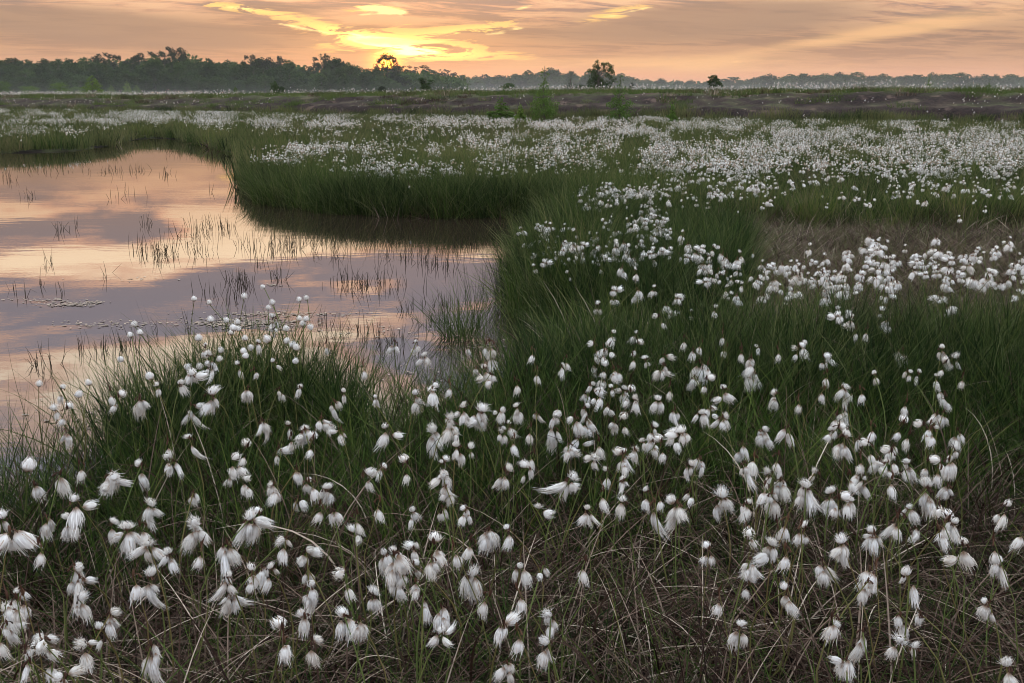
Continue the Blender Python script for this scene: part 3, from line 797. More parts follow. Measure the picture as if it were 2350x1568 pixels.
def cluster_spec(r_, nt, loose=.6):
    """[(kind, offset, euler, scale)] for the tufts of one head"""
    out = []
    if nt == 0:
        if r_.random() < loose: return [('hang', (0, 0, 0), (r_.uniform(-.9, .9), r_.uniform(-.9, .9), r_.uniform(0, 6.28)), r_.uniform(.8, 1.0))]
        return [('egg', (0, 0, 0), (r_.uniform(-.5, .5), r_.uniform(-.5, .5), r_.uniform(0, 6.28)), r_.uniform(.9, 1.1))]
    m = nt
    a0 = r_.uniform(0, 6.28)
    if nt >= 2 and r_.random() < .60:
        out.append(('ball', (r_.normal(0, .004), r_.normal(0, .004), -.003), (r_.normal(0, .5), r_.normal(0, .5), r_.uniform(0, 6.28)), r_.uniform(.65, 1.0))); m -= 1
    for i in range(m):
        a = a0 + i * 6.283 / m + r_.normal(0, .35)
        tl = r_.uniform(.04, .42) if r_.random() < .88 else r_.uniform(.8, 1.7)
        rad = r_.uniform(.004, .011)
        e = Matrix.Rotation(a, 3, 'Z') @ Matrix.Rotation(-tl, 3, 'Y') @ Matrix.Rotation(r_.uniform(0, 6.28), 3, 'Z')
        out.append(('hang', (math.cos(a) * rad, math.sin(a) * rad, r_.uniform(-.030, .002)), tuple(e.to_euler()), r_.uniform(.65, 1.3)))
    return out


indiv = plants[:298]; rest = plants[298:]
zc = {}
for p in sorted(indiv, key=lambda q: q[0]):
    zc.setdefault((zone(p[0], p[1]), p[2]), []).append(p)
LOOK = {0: 'single round silky head', 1: 'one hanging white tuft', 2: 'two white tufts', 3: 'three white tufts', 4: 'four white tufts', 5: 'five white tufts', 6: 'six white tufts'}
labels = {}
for (z_, nt), ps in zc.items():
    for i, p in enumerate(ps):
        if len(ps) == 1: pre = 'the one'
        elif len(ps) == 2: pre = ('left one', 'right one')[i]
        elif len(ps) == 3: pre = ('left one', 'middle one', 'right one')[i]
        else: pre = ORD[i] + ' from left'
        labels[id(p)] = f'cottongrass with {LOOK[nt]}, {pre} {z_}'
meshes = {'hang': hang_me, 'ball': ball_me, 'egg': egg_me}
pname = {'hang': 'cotton_tuft', 'ball': 'cotton_tuft', 'egg': 'cotton_tuft'}
for p in indiv:
    u, v, nt, hp, key = p
    H = head_height(u, v, nt)
    hx, hy = at_z(u, v, H)
    gz = float(np.maximum(ground_z(np.array([hx]), np.array([hy])), -.12)[0])
    dist = math.sqrt(hx * hx + hy * hy + (CAM_Z - H) ** 2)
    expect = FPX * (.040 if nt < 2 else .062 + .005 * nt) / dist
    sc = float(np.clip(hp / expect, .74, 1.32)) * (.96 if nt else 1.25)
    tilt = rngp.normal(0, .14, 2)
    if key == 'H' and v < 860: tilt = rngp.normal(0, .18, 2); tilt[0] = abs(tilt[0]) * .8
    e = Euler((tilt[0], tilt[1], rngp.uniform(0, 6.28)), 'XYZ'); L = (H - gz) / max(.8, math.cos(tilt[0]) * math.cos(tilt[1]))
    top = e.to_matrix() @ Vector((0, 0, L))
    root = obj('cottongrass' if nt else 'single_headed_cottongrass', None, None, (hx - top.x, hy - top.y, gz), e)
    tag(root, labels[id(p)], 'cottongrass', 'cottongrass plants in the near bog')
    obj('stem', random.Random(int(u * 7 + v)).choice(stem_me), root, (0, 0, 0), None, (L * .25 if False else 1.0, 1.0, L))
    if nt: obj('spikelet_scales', scale_me[int(u + v) % 4], root, (0, 0, L), (0, 0, u), sc)
    inv = e.to_matrix().inverted()
    for kd, off, er, s_ in cluster_spec(rngp, nt, 0 if key == 'H' else .6):
        ms = meshes[kd]
        Rm = inv @ Euler(er).to_matrix() if kd != 'egg' else Euler(er).to_matrix()
        o_ = inv @ Vector(off) * sc
        obj(pname[kd], ms[int(rngp.integers(0, len(ms)))], root, (o_.x, o_.y, L + o_.z), Rm.to_euler(), sc * s_ * (1.0 if kd != 'egg' else .95))
    if rngp.random() < .6:
        obj('leaf', bl[int(rngp.integers(0, 4))], root, (0, 0, .01), (0, 0, rngp.uniform(0, 6.28)), 1.0)


# the many more beyond: whole heads as light meshes
def head_mesh(seed, nt, hairs, core, H, full=True, kseg=3, wid=.0014, mult=1.0):
    r_ = np.random.default_rng(seed); b = MB()
    if full:
        sp_ = stem_parts(seed, 3, .0014, 4); b.addmb(sp_, Matrix.Diagonal((1, 1, H, 1)), {0: 1})
    for j, (kd, off, er, s_) in enumerate(cluster_spec(r_, nt)):
        tb_ = tuft_parts(seed * 7 + j, hairs, kseg, kd != 'hang', core, wid, messy=.8)
        mt = Matrix.Translation((off[0] * mult, off[1] * mult, H + off[2] * mult)) @ Euler(er).to_matrix().to_4x4() @ Matrix.Scale(s_ * mult, 4)
        b.addmb(tb_, mt, {0: 0})
    if full:
        b.addmb(scales_parts(seed, 1, 4), Matrix.Translation((0, 0, H)), {0: 2})
    return b.mesh('cottongrass_head', [M['cotton'], M['stem'], M['scale']])


mid_heads = [head_mesh(1100 + i, [1, 2, 3, 4, 5, 3, 4, 3][i], 60, (7, 6), .36) for i in range(8)]
far_heads = [head_mesh(1200 + i, [1, 2, 3, 2, 4][i], 5, (5, 4), .37, False, 3, .003, 1.0) for i in range(5)]


def density(u, v):
    B = lambda *a: box_mask(u, v, *a)
    d = 0 * u + .8
    d = d + B(-900, 620, 250, 284, 60, 5) * 90 + B(-900, 260, 284, 312, 40, 6) * 16 + B(420, 700, 284, 300, 40, 6) * 14
    d = d + B(600, 1300, 264, 292, 60, 5) * 26 + B(1250, 3200, 270, 300, 60, 5) * 55
    d = d + B(1060, 1380, 306, 332, 30, 5) * 45 + B(650, 1060, 300, 334, 40, 6) * 8
    d = d + B(596, 820, 338, 378, 22, 7) * 100 + B(780, 1120, 340, 400, 40, 8) * 75 + B(1100, 1420, 336, 394, 40, 8) * 50
    d = d + B(1420, 3200, 298, 340, 60, 8) * 95 + B(1500, 3200, 336, 394, 70, 10) * 140
    d = d + B(1320, 1560, 430, 486, 22, 10) * 55 + B(1560, 1850, 426, 470, 22, 8) * 30 + B(1900, 3000, 385, 470, 60, 16) * 18 + B(1450, 1950, 395, 440, 60, 12) * 14
    d = d + B(1205, 1560, 508, 600, 14, 12) * 90 + B(1560, 1940, 578, 670, 20, 14) * 66 + B(1940, 3000, 568, 664, 20, 14) * 92
    d = d + B(1200, 3000, 650, 790, 30, 20) * 16 + B(800, 1200, 300, 340, 60, 8) * 3
    clump = fbm(u / 40.0, v / 16.0, 133)
    return d * np.clip((clump - .36) * 6.0, .05, 2.4)


def scatter_heads(name, y0, y1, dmax, protos, label, scale=(.85, 1.2), extra=None, margin=3, fn=None):
    x, y = even(y0, y1, dmax, margin)
    sd = shore_dist(x, y); t = bank_t(x, y)
    k = (sd > .0); x, y, t = x[k], y[k], t[k]
    u, v = project(x, y, .36 + 0 * x)
    d = density(u, v) * (1 - sm(-.5, .5, t))
    if fn is not None: d = fn(x, y, t, d)
    k = rng.uniform(0, 1, len(x)) < d / dmax
    x, y = x[k], y[k]; z = ground_z(x, y); n = len(x)
    s = rng.uniform(*scale, n)
    hgt = rng.uniform(.85, 1.12, n) / np.maximum(s, .9)
    idx = rng.integers(0, len(protos), n)
    if extra is not None:
        x = np.append(x, extra[:, 0]); y = np.append(y, extra[:, 1]); z = np.append(z, extra[:, 2]); s = np.append(s, extra[:, 3]); hgt = np.append(hgt, np.ones(len(extra))); idx = np.append(idx, extra[:, 4]).astype(int); n = len(x)
    hz = s * hgt
    print(name, n)
    return scatter(name, protos, np.stack([x, y, z], -1), np.stack([rng.normal(0, .14, n), rng.normal(0, .14, n), rng.uniform(0, 6.28, n)], -1), np.stack([s, s, hz], -1), idx, label)


ex = []
for u, v, nt, hp, key in rest:
    hx, hy = at_z(u, v, .36); gz = float(ground_z(np.array([hx]), np.array([hy]))[0])
    ex.append((hx, hy, gz, 1.0, {0: 0, 1: 0, 2: 1, 3: 2}.get(nt, 3)))


def near_fn(x, y, t, d):
    u, v = project(x, y, .36 + 0 * x)
    small = 10 * sm(820, 1000, v) * sm(0, .3, shore_dist(x, y))
    return np.where(v > 790, small, d)


scatter_heads('cottongrass_drift', 1.7, 13, 170, mid_heads, 'dense drift of white cottongrass heads across the middle of the marsh', (.75, 1.2), np.array(ex), 1.5, near_fn)
scatter_heads('cottongrass_meadow', 13, 66, 130, far_heads, 'sheet of countless white cottongrass heads stretching to the bank', (1.1, 1.5), None, 5)


def bank_fn(x, y, t, d):
    face = sm(0, .8, t) * (1 - sm(3, 4, t)) * (.5 + sm(.48, .58, fbm(x * .45, y * .45, 191)) * 5)
    top = sm(3.6, 4.6, t) * (1 - sm(12, 34, t)) * (.5 + 11 * sm(.47, .62, fbm(x * .16, y * .12, 171)))
    return face + top


x, y = even(28, 125, 25, 6)
t = bank_t(x, y); d = bank_fn(x, y, t, 0)
k = rng.uniform(0, 1, len(x)) < d / 25; x, y, t = x[k], y[k], t[k]; n = len(x)
s = rng.uniform(.8, 1.1, n) * (1 + .4 * sm(3.5, 6, t))
scatter('bank_cottongrass', far_heads, np.stack([x, y, ground_z(x, y) - .10], -1), np.stack([rng.normal(0, .2, n), rng.normal(0, .2, n), rng.uniform(0, 6.28, n)], -1), np.stack([s, s, s * rng.uniform(.7, 1.15, n)], -1),
        rng.integers(0, 5, n), 'white cottongrass heads scattered over the top of the bank')
print('bank heads', n)

# ------------------------------------------------------------------ sedge in and round the water
r_ = np.random.default_rng(31)
PATCH = [(70, 452, 14, 10), (20, 412, 18, 12), (135, 530, 20, 12), (175, 522, 5, 3), (255, 394, 40, 26), (310, 394, 25, 14), (372, 402, 20, 16), (90, 392, 60, 18), (480, 522, 45, 34), (435, 545, 60, 26), (345, 518, 14, 10), (520, 525, 20, 14),
         (370, 583, 45, 44), (330, 575, 25, 18), (450, 580, 50, 20), (665, 566, 75, 90), (560, 566, 20, 10), (590, 600, 12, 8), (770, 582, 30, 14), (545, 640, 30, 18), (830, 520, 20, 5), (915, 590, 60, 26), (985, 600, 40, 22), (860, 655, 70, 60),
         (790, 650, 40, 20), (560, 655, 40, 34), (640, 640, 20, 16), (115, 606, 8, 8), (95, 655, 6, 5), (58, 682, 4, 3), (30, 665, 8, 4), (245, 632, 6, 4), (140, 672, 8, 4), (475, 672, 20, 8), (530, 690, 20, 12), (185, 802, 10, 8), (290, 798, 34, 30),
         (225, 806, 30, 12), (85, 840, 14, 10), (120, 835, 20, 8), (940, 712, 20, 12), (1010, 700, 30, 20), (1020, 610, 30, 22), (1060, 560, 40, 24), (430, 750, 10, 3), (360, 760, 6, 3), (740, 740, 10, 6), (820, 760, 60, 26), (900, 790, 60, 30), (560, 385, 16, 16),
         (545, 420, 10, 16), (400, 350, 40, 22), (500, 365, 40, 22), (480, 440, 10, 3), (260, 455, 14, 5), (300, 450, 30, 5)]
P = []; W = []
for (pu, pv, ru, cnt) in PATCH:
    for _ in range(cnt):
        uu = pu + r_.normal(0, ru * .6); vv = pv + r_.normal(0, max(4, ru * .10))
        X0, Y0 = at_z(uu, vv, 0.0)
        if shore_dist(np.array([X0]), np.array([Y0]))[0] > 0: continue
        L = r_.uniform(.05, .15) * (1.25 if vv < 600 else 1.0); a = r_.uniform(0, 6.28); ln = abs(r_.normal(.12, .3))
        d1 = np.array([math.cos(a) * math.sin(ln), math.sin(a) * math.sin(ln), math.cos(ln)])
        p0 = np.array([X0, Y0, -.02]); p1 = p0 + d1 * L * .6
        if r_.random() < .3:
            a2 = a + r_.normal(0, 1.0); d2 = np.array([math.cos(a2), math.sin(a2), r_.uniform(-.6, .5)]); d2 /= np.linalg.norm(d2)
        else: d2 = d1 + r_.normal(0, .08, 3)
        P.append([p0, p0 + d1 * L * .3, p1, p1 + d2 * L * .2, p1 + d2 * L * .4]); W.append(.0018 + .00045 * Y0 * .5)
P = np.array(P); n = len(P)
f = r_.uniform(-.7, .7, n); side = np.stack([np.cos(f), np.sin(f), 0 * f], -1)
b = MB(); b.add(*ribbons(P, np.array(W), side, 1, .3))
b.add(*ribbons(P + 1e-4, np.array(W) * .7, np.stack([-np.sin(f), np.cos(f), 0 * f], -1), 1, .3))
tag(obj('water_sedge', b.mesh('water_sedge', [M['dark_stem']])), 'dark broken sedge stems standing in the pool', kind='stuff')

# thin fringe wading in the shallows of the near shore
b = [tuft_mesh(f'wader_{i}', [(0, dict(n=9, r=.05, h0=.20, h1=.46, lean=.22, curl=.45, width=.0020, segs=5))], [M['green_deep']], 1300 + i) for i in range(5)]
x, y = even(2.0, 6.5, 150, 1.5); sd = shore_dist(x, y); u, v = project(x, y, 0 * x)
fr = (sm(-.75, .05, sd) ** 1.6) * (sd < .12) * sm(1400, 1250, u) * .9
fr = fr * np.clip((fbm(x * 2.3, y * 2.3, 211) - .3) * 4, .15, 1.3)
k = (rng.uniform(0, 1, len(x)) < fr) & (sd < .12); x, y = x[k], y[k]; n = len(x)
scatter('wading_sedge', b, np.stack([x, y, np.full(n, -.03)], -1), np.stack([rng.normal(0, .1, n), rng.normal(0, .1, n), rng.uniform(0, 6.28, n)], -1), np.stack([rng.uniform(.7, 1.15, n)] * 3, -1), rng.integers(0, 5, n),
        'thin green sedge wading in the shallows at the near shore')


def tussock(u, v, n, r0, h0, h1, lean, label, seed):
    X0, Y0 = at_z(u, v, 0.0); rr = np.random.default_rng(seed); b = MB()
    V, F, T = blades(rr, n, r0, h0, h1, lean, .55, .0030, 6); b.add(V, F, T)
    o = obj('sedge_tussock', b.mesh('sedge_tussock', [M['green_deep']]), None, (X0, Y0, -.02)); tag(o, label, 'tussock', 'sedge tussocks standing in the pool')


tussock(1062, 772, 260, .12, .18, .40, .42, 'bushy green sedge tussock alone in open water beside the shore', 3)
tussock(1228, 690, 420, .26, .25, .52, .24, 'tall dense sedge tussock on the corner of the right shore', 4)
tussock(985, 740, 40, .10, .08, .22, .40, 'small sparse sedge tussock in the pool left of the bushy one', 5)

# floating scraps of pondweed
V = []; F = []; c = 0
for (pu, pv, ru, rv, cnt) in [(560, 742, 130, 9, 520), (640, 722, 160, 5, 150), (160, 700, 55, 3.5, 150), (215, 695, 40, 2.5, 60), (250, 745, 120, 7, 120), (100, 690, 90, 5, 60), (850, 760, 150, 20, 50), (620, 655, 30, 2, 20), (1120, 800, 80, 26, 50), (300, 640, 120, 4, 24), (1000, 860, 130, 30, 40), (250, 960, 140, 26, 160)]:
    for _ in range(cnt):
        X0, Y0 = at_z(pu + r_.normal(0, ru * .5), pv + r_.normal(0, rv * .6), .0)
        m_ = r_.integers(5, 7); a = np.sort(r_.uniform(0, 6.28, m_)); q = r_.uniform(.003, .011) * (1 + Y0 * .05)
        V += [(X0 + math.cos(t_) * q * r_.uniform(.6, 1.6), Y0 + math.sin(t_) * q, .003 + r_.uniform(0, .002)) for t_ in a]
        F.append(list(range(c, c + m_))); c += m_
me = bpy.data.meshes.new('pondweed'); me.from_pydata(V, [], F)
pm, w = mat('pondweed'); p = w.n('ShaderNodeBsdfPrincipled'); geo = w.n('ShaderNodeNewGeometry')
w.put(p.inputs['Base Color'], w.ramp(geo.outputs['Random Per Island'], [(0, (.05, .04, .035)), (.6, (.12, .09, .07)), (1, (.30, .22, .16))])); p.inputs['Roughness'].default_value = .4
finish(w, p.outputs[0]); me.materials.append(pm)
tag(obj('pondweed', me), 'scraps of floating pondweed on the water', kind='stuff')

# ------------------------------------------------------------------ trees
def tree_meshes(seed, style, H, W, mleaf, nleaf, leaf):
    """trunk with limbs, crown of many leaf-sized faces; returns two meshes"""
    r_ = np.random.default_rng(seed)
    tr = MB(); blobs = []
    k = 7; s = np.linspace(0, 1, k)
    wob = np.cumsum(r_.normal(0, .012 * H, (k, 2)), 0); wob -= wob[0]
    th = {'round': .86, 'ragged': .93, 'cone': .97, 'narrow': .95, 'sapling': 1.0, 'twin': .9}[style] * H
    P = np.stack([wob[:, 0], wob[:, 1], s * th], -1)
    r0 = {'sapling': .012, 'cone': .016}.get(style, .02) * H
    tr.add(*tube(P, np.linspace(r0, r0 * .15, k), 6))

    def limb(z0, a, ln, up, bl_r):
        i = np.interp(z0, P[:, 2], np.arange(k)); b0 = np.array([np.interp(z0, P[:, 2], P[:, 0]), np.interp(z0, P[:, 2], P[:, 1]), z0])
        d = np.array([math.cos(a), math.sin(a), up]); e = b0 + d * ln
        mid = b0 + d * ln * .5 + np.array([0, 0, .06 * ln])
        tr.add(*tube([b0, mid, e], [r0 * .35 * (1 - z0 / th * .6), r0 * .22 * (1 - z0 / th * .6), r0 * .06], 4))
        blobs.append((e, bl_r))
    if style == 'round':
        nb = 26
        for i in range(nb):
            z = H * (.16 + .66 * (i + r_.random()) / nb); q = np.sin(np.pi * np.clip(z / H, .1, 1) ** .9) ** .5
            limb(z, i * 2.4 + r_.normal(0, .4), W * .5 * q * r_.uniform(.35, .85), r_.uniform(.05, .5), W * r_.uniform(.16, .25))
        blobs.append((np.array([P[-1, 0], P[-1, 1], H * .88]), W * .2))
    elif style == 'ragged':
        for i in range(17):
            z = H * (.30 + .62 * (i + r_.random()) / 17)
            limb(z, i * 2.4 + r_.normal(0, .6), W * .5 * r_.uniform(.3, 1.05) * (1.1 - .4 * abs(z / H - .75)), r_.uniform(.1, .5), W * r_.uniform(.10, .19))
        for i in range(8):
            z = H * r_.uniform(.12, .35); limb(z, r_.uniform(0, 6.28), W * .4 * r_.uniform(.4, 1), .2, W * .17)
    elif style == 'twin':
        for i in range(13):
            z = H * (.25 + .6 * i / 13); sd_ = -1 if i % 3 == 0 else 1
            limb(z * (.8 if sd_ < 0 else 1), (math.pi if sd_ < 0 else 0) + r_.normal(0, .5), W * .38 * r_.uniform(.5, 1), .45, W * r_.uniform(.11, .17))
    elif style in ('cone', 'narrow'):
        nb = 34
        for i in range(nb):
            f_ = (i + r_.random()) / nb; z = H * (.05 + .9 * f_)
            q = (1 - f_) ** .75 if style == 'cone' else np.sin(np.pi * (.12 + .86 * f_)) ** .6
            limb(min(z, th * .99), i * 2.4 + r_.normal(0, .4), W * .5 * q * r_.uniform(.5, .95), .15 if style == 'cone' else .6, W * (.17 * q + .05))
    elif style == 'sapling':
        nb = 64
        for i in range(nb):
            f_ = ((i + r_.random()) / nb) ** 1.25; z = H * (.03 + .95 * f_)
            q = .25 + .9 * (1 - f_) ** 1.6 if f_ > .35 else 1.05 - .5 * abs(f_ - .12)
            limb(min(z, th * .99), i * 2.4 + r_.normal(0, .4), W * .5 * q * r_.uniform(.3, 1.0), 1.1, W * (.20 * (1 - f_) + .035))
    cen = np.array([b_[0] for b_ in blobs]); br = np.array([b_[1] for b_ in blobs])
    pw = br ** 2.2; idx = r_.choice(len(br), nleaf, p=pw / pw.sum())
    d = r_.normal(0, 1, (nleaf, 3)); d /= np.linalg.norm(d, axis=1)[:, None]
    rad = br[idx] * (r_.uniform(.15, 1, nleaf) ** .55) * r_.uniform(.8, 1.12, nleaf)
    C = cen[idx] + d * rad[:, None] * np.array([1, 1, .85])
    C[:, 2] = np.maximum(C[:, 2], leaf * .6)
    e1 = r_.normal(0, 1, (nleaf, 3)); e1 /= np.linalg.norm(e1, axis=1)[:, None]
    e2 = np.cross(e1, r_.normal(0, 1, (nleaf, 3))); e2 /= np.linalg.norm(e2, axis=1)[:, None]
    sz = leaf * r_.uniform(.5, 1.2, nleaf)[:, None]
    V = np.stack([C - e1 * sz, C + e2 * sz * .6, C + e1 * sz, C - e2 * sz * .6], 1).reshape(-1, 3)
    F = np.arange(nleaf * 4).reshape(-1, 4)
    cr = MB(); cr.add(V, F, np.repeat(rad / (br[idx] + 1e-6), 4))
    return tr.mesh('trunk', [M['bark']]), cr.mesh('crown', [mleaf], False)


KIND = {
    'round': [tree_meshes(1400 + i, 'round', 1.0, .52, M['leaf_wood'], 2600, .026) for i in range(4)],
    'ragged': [tree_meshes(1410 + i, 'ragged', 1.0, .55, M['leaf_dark'], 2000, .024) for i in range(3)],
    'narrow': [tree_meshes(1420 + i, 'narrow', 1.0, .36, M['leaf_wood'], 2200, .024) for i in range(2)],
    'pale': [tree_meshes(1430 + i, 'cone', 1.0, .62, M['leaf_pale'], 2200, .026) for i in range(2)],
}
WD = {'round': .52, 'ragged': .55, 'narrow': .36, 'pale': .62}
DESC = {'round': 'rounded tree', 'ragged': 'ragged pine', 'narrow': 'narrow upright tree', 'pale': 'low pale green bush'}


def ztop(u, v, y):
    return at_y(u, v, y)


def gz1(x, y):
    return float(ground_z(np.array([x]), np.array([y]))[0])


def plant_tree(name, me2, u, vtop, Y, width_px, wfrac, label, cat, group, r_, vbase=None):
    X0, zt = at_y(u, vtop, Y); z0 = gz1(X0, Y) - .05
    H = zt - z0; f = H
    wx = width_px / FPX * Y / H / wfrac if width_px else r_.uniform(.85, 1.25)
    root = obj(name, None, None, (X0, Y, z0), (0, 0, r_.uniform(0, 6.28))); tag(root, label, cat, group)
    for nm, me in zip(('trunk', 'crown'), me2):
        obj(nm, me, root, (0, 0, 0), None, (H * wx, H * wx, H))
    return root


PROFILE = [(-260, 130), (-120, 126), (0, 133), (30, 128), (60, 133), (100, 130), (130, 131), (160, 130), (190, 127), (225, 122), (250, 133), (270, 125), (300, 130), (325, 120), (350, 124), (375, 118), (395, 108), (412, 112), (430, 134), (455, 132), (480, 130), (500, 140),
           (520, 134), (540, 138), (570, 126), (590, 128), (610, 134), (625, 130), (640, 134), (665, 134), (692, 154), (712, 150), (735, 130), (755, 125), (775, 128), (797, 140), (815, 150), (840, 154), (862, 150), (887, 125), (908, 146), (930, 156), (950, 152), (968, 152),
           (985, 158), (1005, 163), (1030, 160), (1060, 170)]
pu_ = np.array([q[0] for q in PROFILE]); pv_ = np.array([q[1] for q in PROFILE])
PU0 = pu_; pvs_ = np.where((pu_ > 860) & (pu_ < 912), 156, pv_)
PVS0 = pvs_
r_ = np.random.default_rng(41)
wood = []
for (uu, vv) in PROFILE:                                   # the trees that make the skyline
    k = 'ragged' if uu in (225, 270, 325, 375, 395, 412, 570, 625, 640, 735, 755, 950, 968, 1005, 1030) else ('narrow' if r_.random() < .2 else 'round')
    Y = 330 + max(0, uu - 880) * 1.6 + r_.uniform(-8, 8)
    wood.append((k, uu, vv, Y, r_.uniform(40, 58)))
for uu in np.arange(-240, 1040, 21.0):                     # the row in front, lower and leafier
    vt = np.interp(uu, pu_, pvs_) + r_.uniform(9, 30)
    wood.append(('round' if r_.random() < .75 else 'narrow', uu + r_.uniform(-6, 6), vt, 285 + max(0, uu - 880) * 1.4 + r_.uniform(-15, 15), r_.uniform(38, 54)))
for uu in np.arange(-230, 1010, 30.0):
    vt = np.interp(uu, pu_, pvs_) + r_.uniform(32, 50)
    wood.append(('round', uu + r_.uniform(-9, 9), min(vt, 192), 255 + max(0, uu - 880) * 1.4 + r_.uniform(-12, 12), r_.uniform(32, 46)))
wood = [q for q in wood if -60 < q[1] < 1075]
LM = [(-100, 'beyond the far left edge'), (60, 'left of the bushy shrub'), (140, 'behind the bushy shrub'), (208, 'behind the conical shrub'), (300, 'behind the pale young birches'), (395, 'under the tallest ragged crown'),
      (480, 'right of the tallest ragged crown'), (560, 'in the middle of the wood'), (640, 'behind the small dark bush'), (750, 'in the high central clump'), (820, 'in the dip before the sun'), (887, 'below the setting sun'), (960, 'behind the twin stemmed tree'), (1040, 'at the thin right end')]


def wood_labels(items, lms, place_word):
    """items: (kind, u, v, ...): one label each"""
    grp = {}
    for it in items:
        lm = min(lms, key=lambda q: abs(q[0] - it[1]))[1]
        hgt = 'tall' if it[2] < np.interp(it[1], pu_, pv_) + 8 else 'lower'
        grp.setdefault((it[0], hgt, lm), []).append(it)
    out = {}
    for (k, h, lm), its in grp.items():
        its.sort(key=lambda q: q[1])
        for i, it in enumerate(its):
            pre = '' if len(its) == 1 else (('left ', 'right ')[i] if len(its) == 2 else ORD[i] + ' from left, ')
            if len(its) > 2: lab = f'{h} {DESC[k]} in {place_word}, {ORD[i]} from left {lm}'
            else: lab = f'{pre}{h} {DESC[k]} in {place_word} {lm}'
            out[id(it)] = lab
    return out


wood = [list(q) for q in wood]
wl = wood_labels(wood, LM, 'misty wood')
for it in wood:
    k, uu, vv, Y, wpx = it
    if 870 < uu < 905 and Y > 320: continue                # the tree that carries the sun is built below
    plant_tree('forest_tree', KIND[k][int(r_.integers(0, len(KIND[k])))], uu, vv, Y, wpx * (1.1 if k != 'narrow' else .8), WD[k] * 1.1, wl[id(it)], 'tree', 'trees of the misty wood', r_)

# the tree in front of the sun: a spreading crown, open in the middle
X0, zt = at_y(887, 126, 335); z0 = gz1(X0, 335); H = zt - z0
rs = np.random.default_rng(8); tb_ = MB(); cb = MB()
tb_.add(*tube([(0, 0, 0), (.1, 0, H * .4), (-.3, 0, H * .62)], [.35, .28, .22], 7))
bl_ = []
pxm = 335 / FPX
for (du, dv, rad) in [(-22, 26, 7), (-24, 36, 7), (-16, 14, 6), (-8, 6, 7), (0, 4, 8), (9, 6, 7), (-6, 8, 5), (5, 9, 5), (16, 10, 6), (20, 20, 6), (25, 26, 5), (24, 36, 6), (-12, 34, 5), (14, 33, 5), (0, 7, 4), (-15, 12, 4), (15, 14, 4), (-20, 48, 10), (0, 52, 12), (20, 48, 10), (-30, 62, 13), (0, 70, 14), (28, 60, 13), (-12, 42, 7), (12, 42, 7), (0, 38, 6), (4, 18, 1.8), (-9, 20, 4), (10, 21, 4), (0, 11, 4), (-6, 29, 4), (6, 31, 4), (0, 33, 4), (-4, 24, 1.2), (-6, 15, 3), (7, 16, 3), (-11, 26, 3), (11, 26, 3), (1, 29, 2)]:
    c_ = np.array([du * pxm, rs.normal(0, .8), H - dv * pxm]); bl_.append((c_, rad * pxm))
    if dv < 50: tb_.add(*tube([(-.3, 0, H * .6), ((du * pxm) * .5 - .2, 0, (H * .6 + c_[2]) * .5), tuple(c_)], [.14, .09, .03], 4))
cen = np.array([q[0] for q in bl_]); br = np.array([q[1] for q in bl_]); nl = 5200
idx = rs.choice(len(br), nl, p=br ** 2 / (br ** 2).sum()); d = rs.normal(0, 1, (nl, 3)); d /= np.linalg.norm(d, axis=1)[:, None]
C = cen[idx] + d * (br[idx] * rs.uniform(.1, 1.15, nl) ** .6)[:, None]
e1 = rs.normal(0, 1, (nl, 3)); e1 /= np.linalg.norm(e1, axis=1)[:, None]; e2 = np.cross(e1, rs.normal(0, 1, (nl, 3))); e2 /= np.linalg.norm(e2, axis=1)[:, None]
sz = .22 * rs.uniform(.5, 1.2, nl)[:, None]
cb.add(np.stack([C - e1 * sz, C + e2 * sz * .7, C + e1 * sz, C - e2 * sz * .7], 1).reshape(-1, 3), np.arange(nl * 4).reshape(-1, 4), np.zeros(nl * 4))
root = obj('forest_tree', None, None, (X0, 335, z0)); tag(root, 'spreading dark tree with the setting sun glowing through its open crown', 'tree', 'trees of the misty wood')
obj('trunk', tb_.mesh('trunk', [M['bark']]), root); obj('crown', cb.mesh('crown', [M['leaf_dark']], False), root)

# the farther wood along the right horizon
FAR = [(1090, 174), (1118, 170), (1150, 172), (1180, 168), (1212, 163), (1240, 166), (1262, 158), (1290, 168), (1318, 166), (1345, 168), (1370, 162), (1400, 172), (1420, 166), (1455, 178), (1485, 182), (1520, 182), (1555, 184), (1590, 185), (1620, 185), (1650, 182), (1680, 181),
       (1700, 184), (1735, 176), (1765, 173), (1790, 180), (1815, 172), (1845, 170), (1870, 174), (1895, 168), (1920, 167), (1945, 173), (1970, 168), (2000, 172), (2030, 170), (2060, 175), (2085, 176), (2110, 170), (2140, 168), (2170, 173), (2200, 170), (2230, 176), (2260, 173),
       (2290, 174), (2320, 172), (2350, 176)]
far = []
for (uu, vv) in FAR:
    far.append(['round' if r_.random() < .8 else 'narrow', uu + r_.uniform(-6, 6), vv - 3 + r_.uniform(-3, 4), 760 + r_.uniform(-30, 30), r_.uniform(24, 62)])
for uu in np.arange(1040, 2390, 26.0):
    vt = np.interp(uu, [q[0] for q in FAR], [q[1] for q in FAR]) + r_.uniform(6, 15)
    far.append(['round', uu + r_.uniform(-8, 8), vt, 690 + r_.uniform(-25, 25), r_.uniform(36, 52)])
LM2 = [(1090, 'left of the round heath bush'), (1168, 'behind the round heath bush'), (1252, 'behind the tall birch sapling'), (1318, 'behind the thin birch'), (1378, 'behind the big lone birch'), (1440, 'right of the big lone birch'), (1540, 'over the low horizon dip'),
       (1642, 'behind the small upright heath tree'), (1740, 'right of the small upright heath tree'), (1840, 'midway to the thin saplings'), (1935, 'behind the first thin sapling'), (2035, 'between the thin saplings'), (2132, 'behind the feathery sapling'), (2240, 'right of the feathery sapling'), (2340, 'by the right edge')]
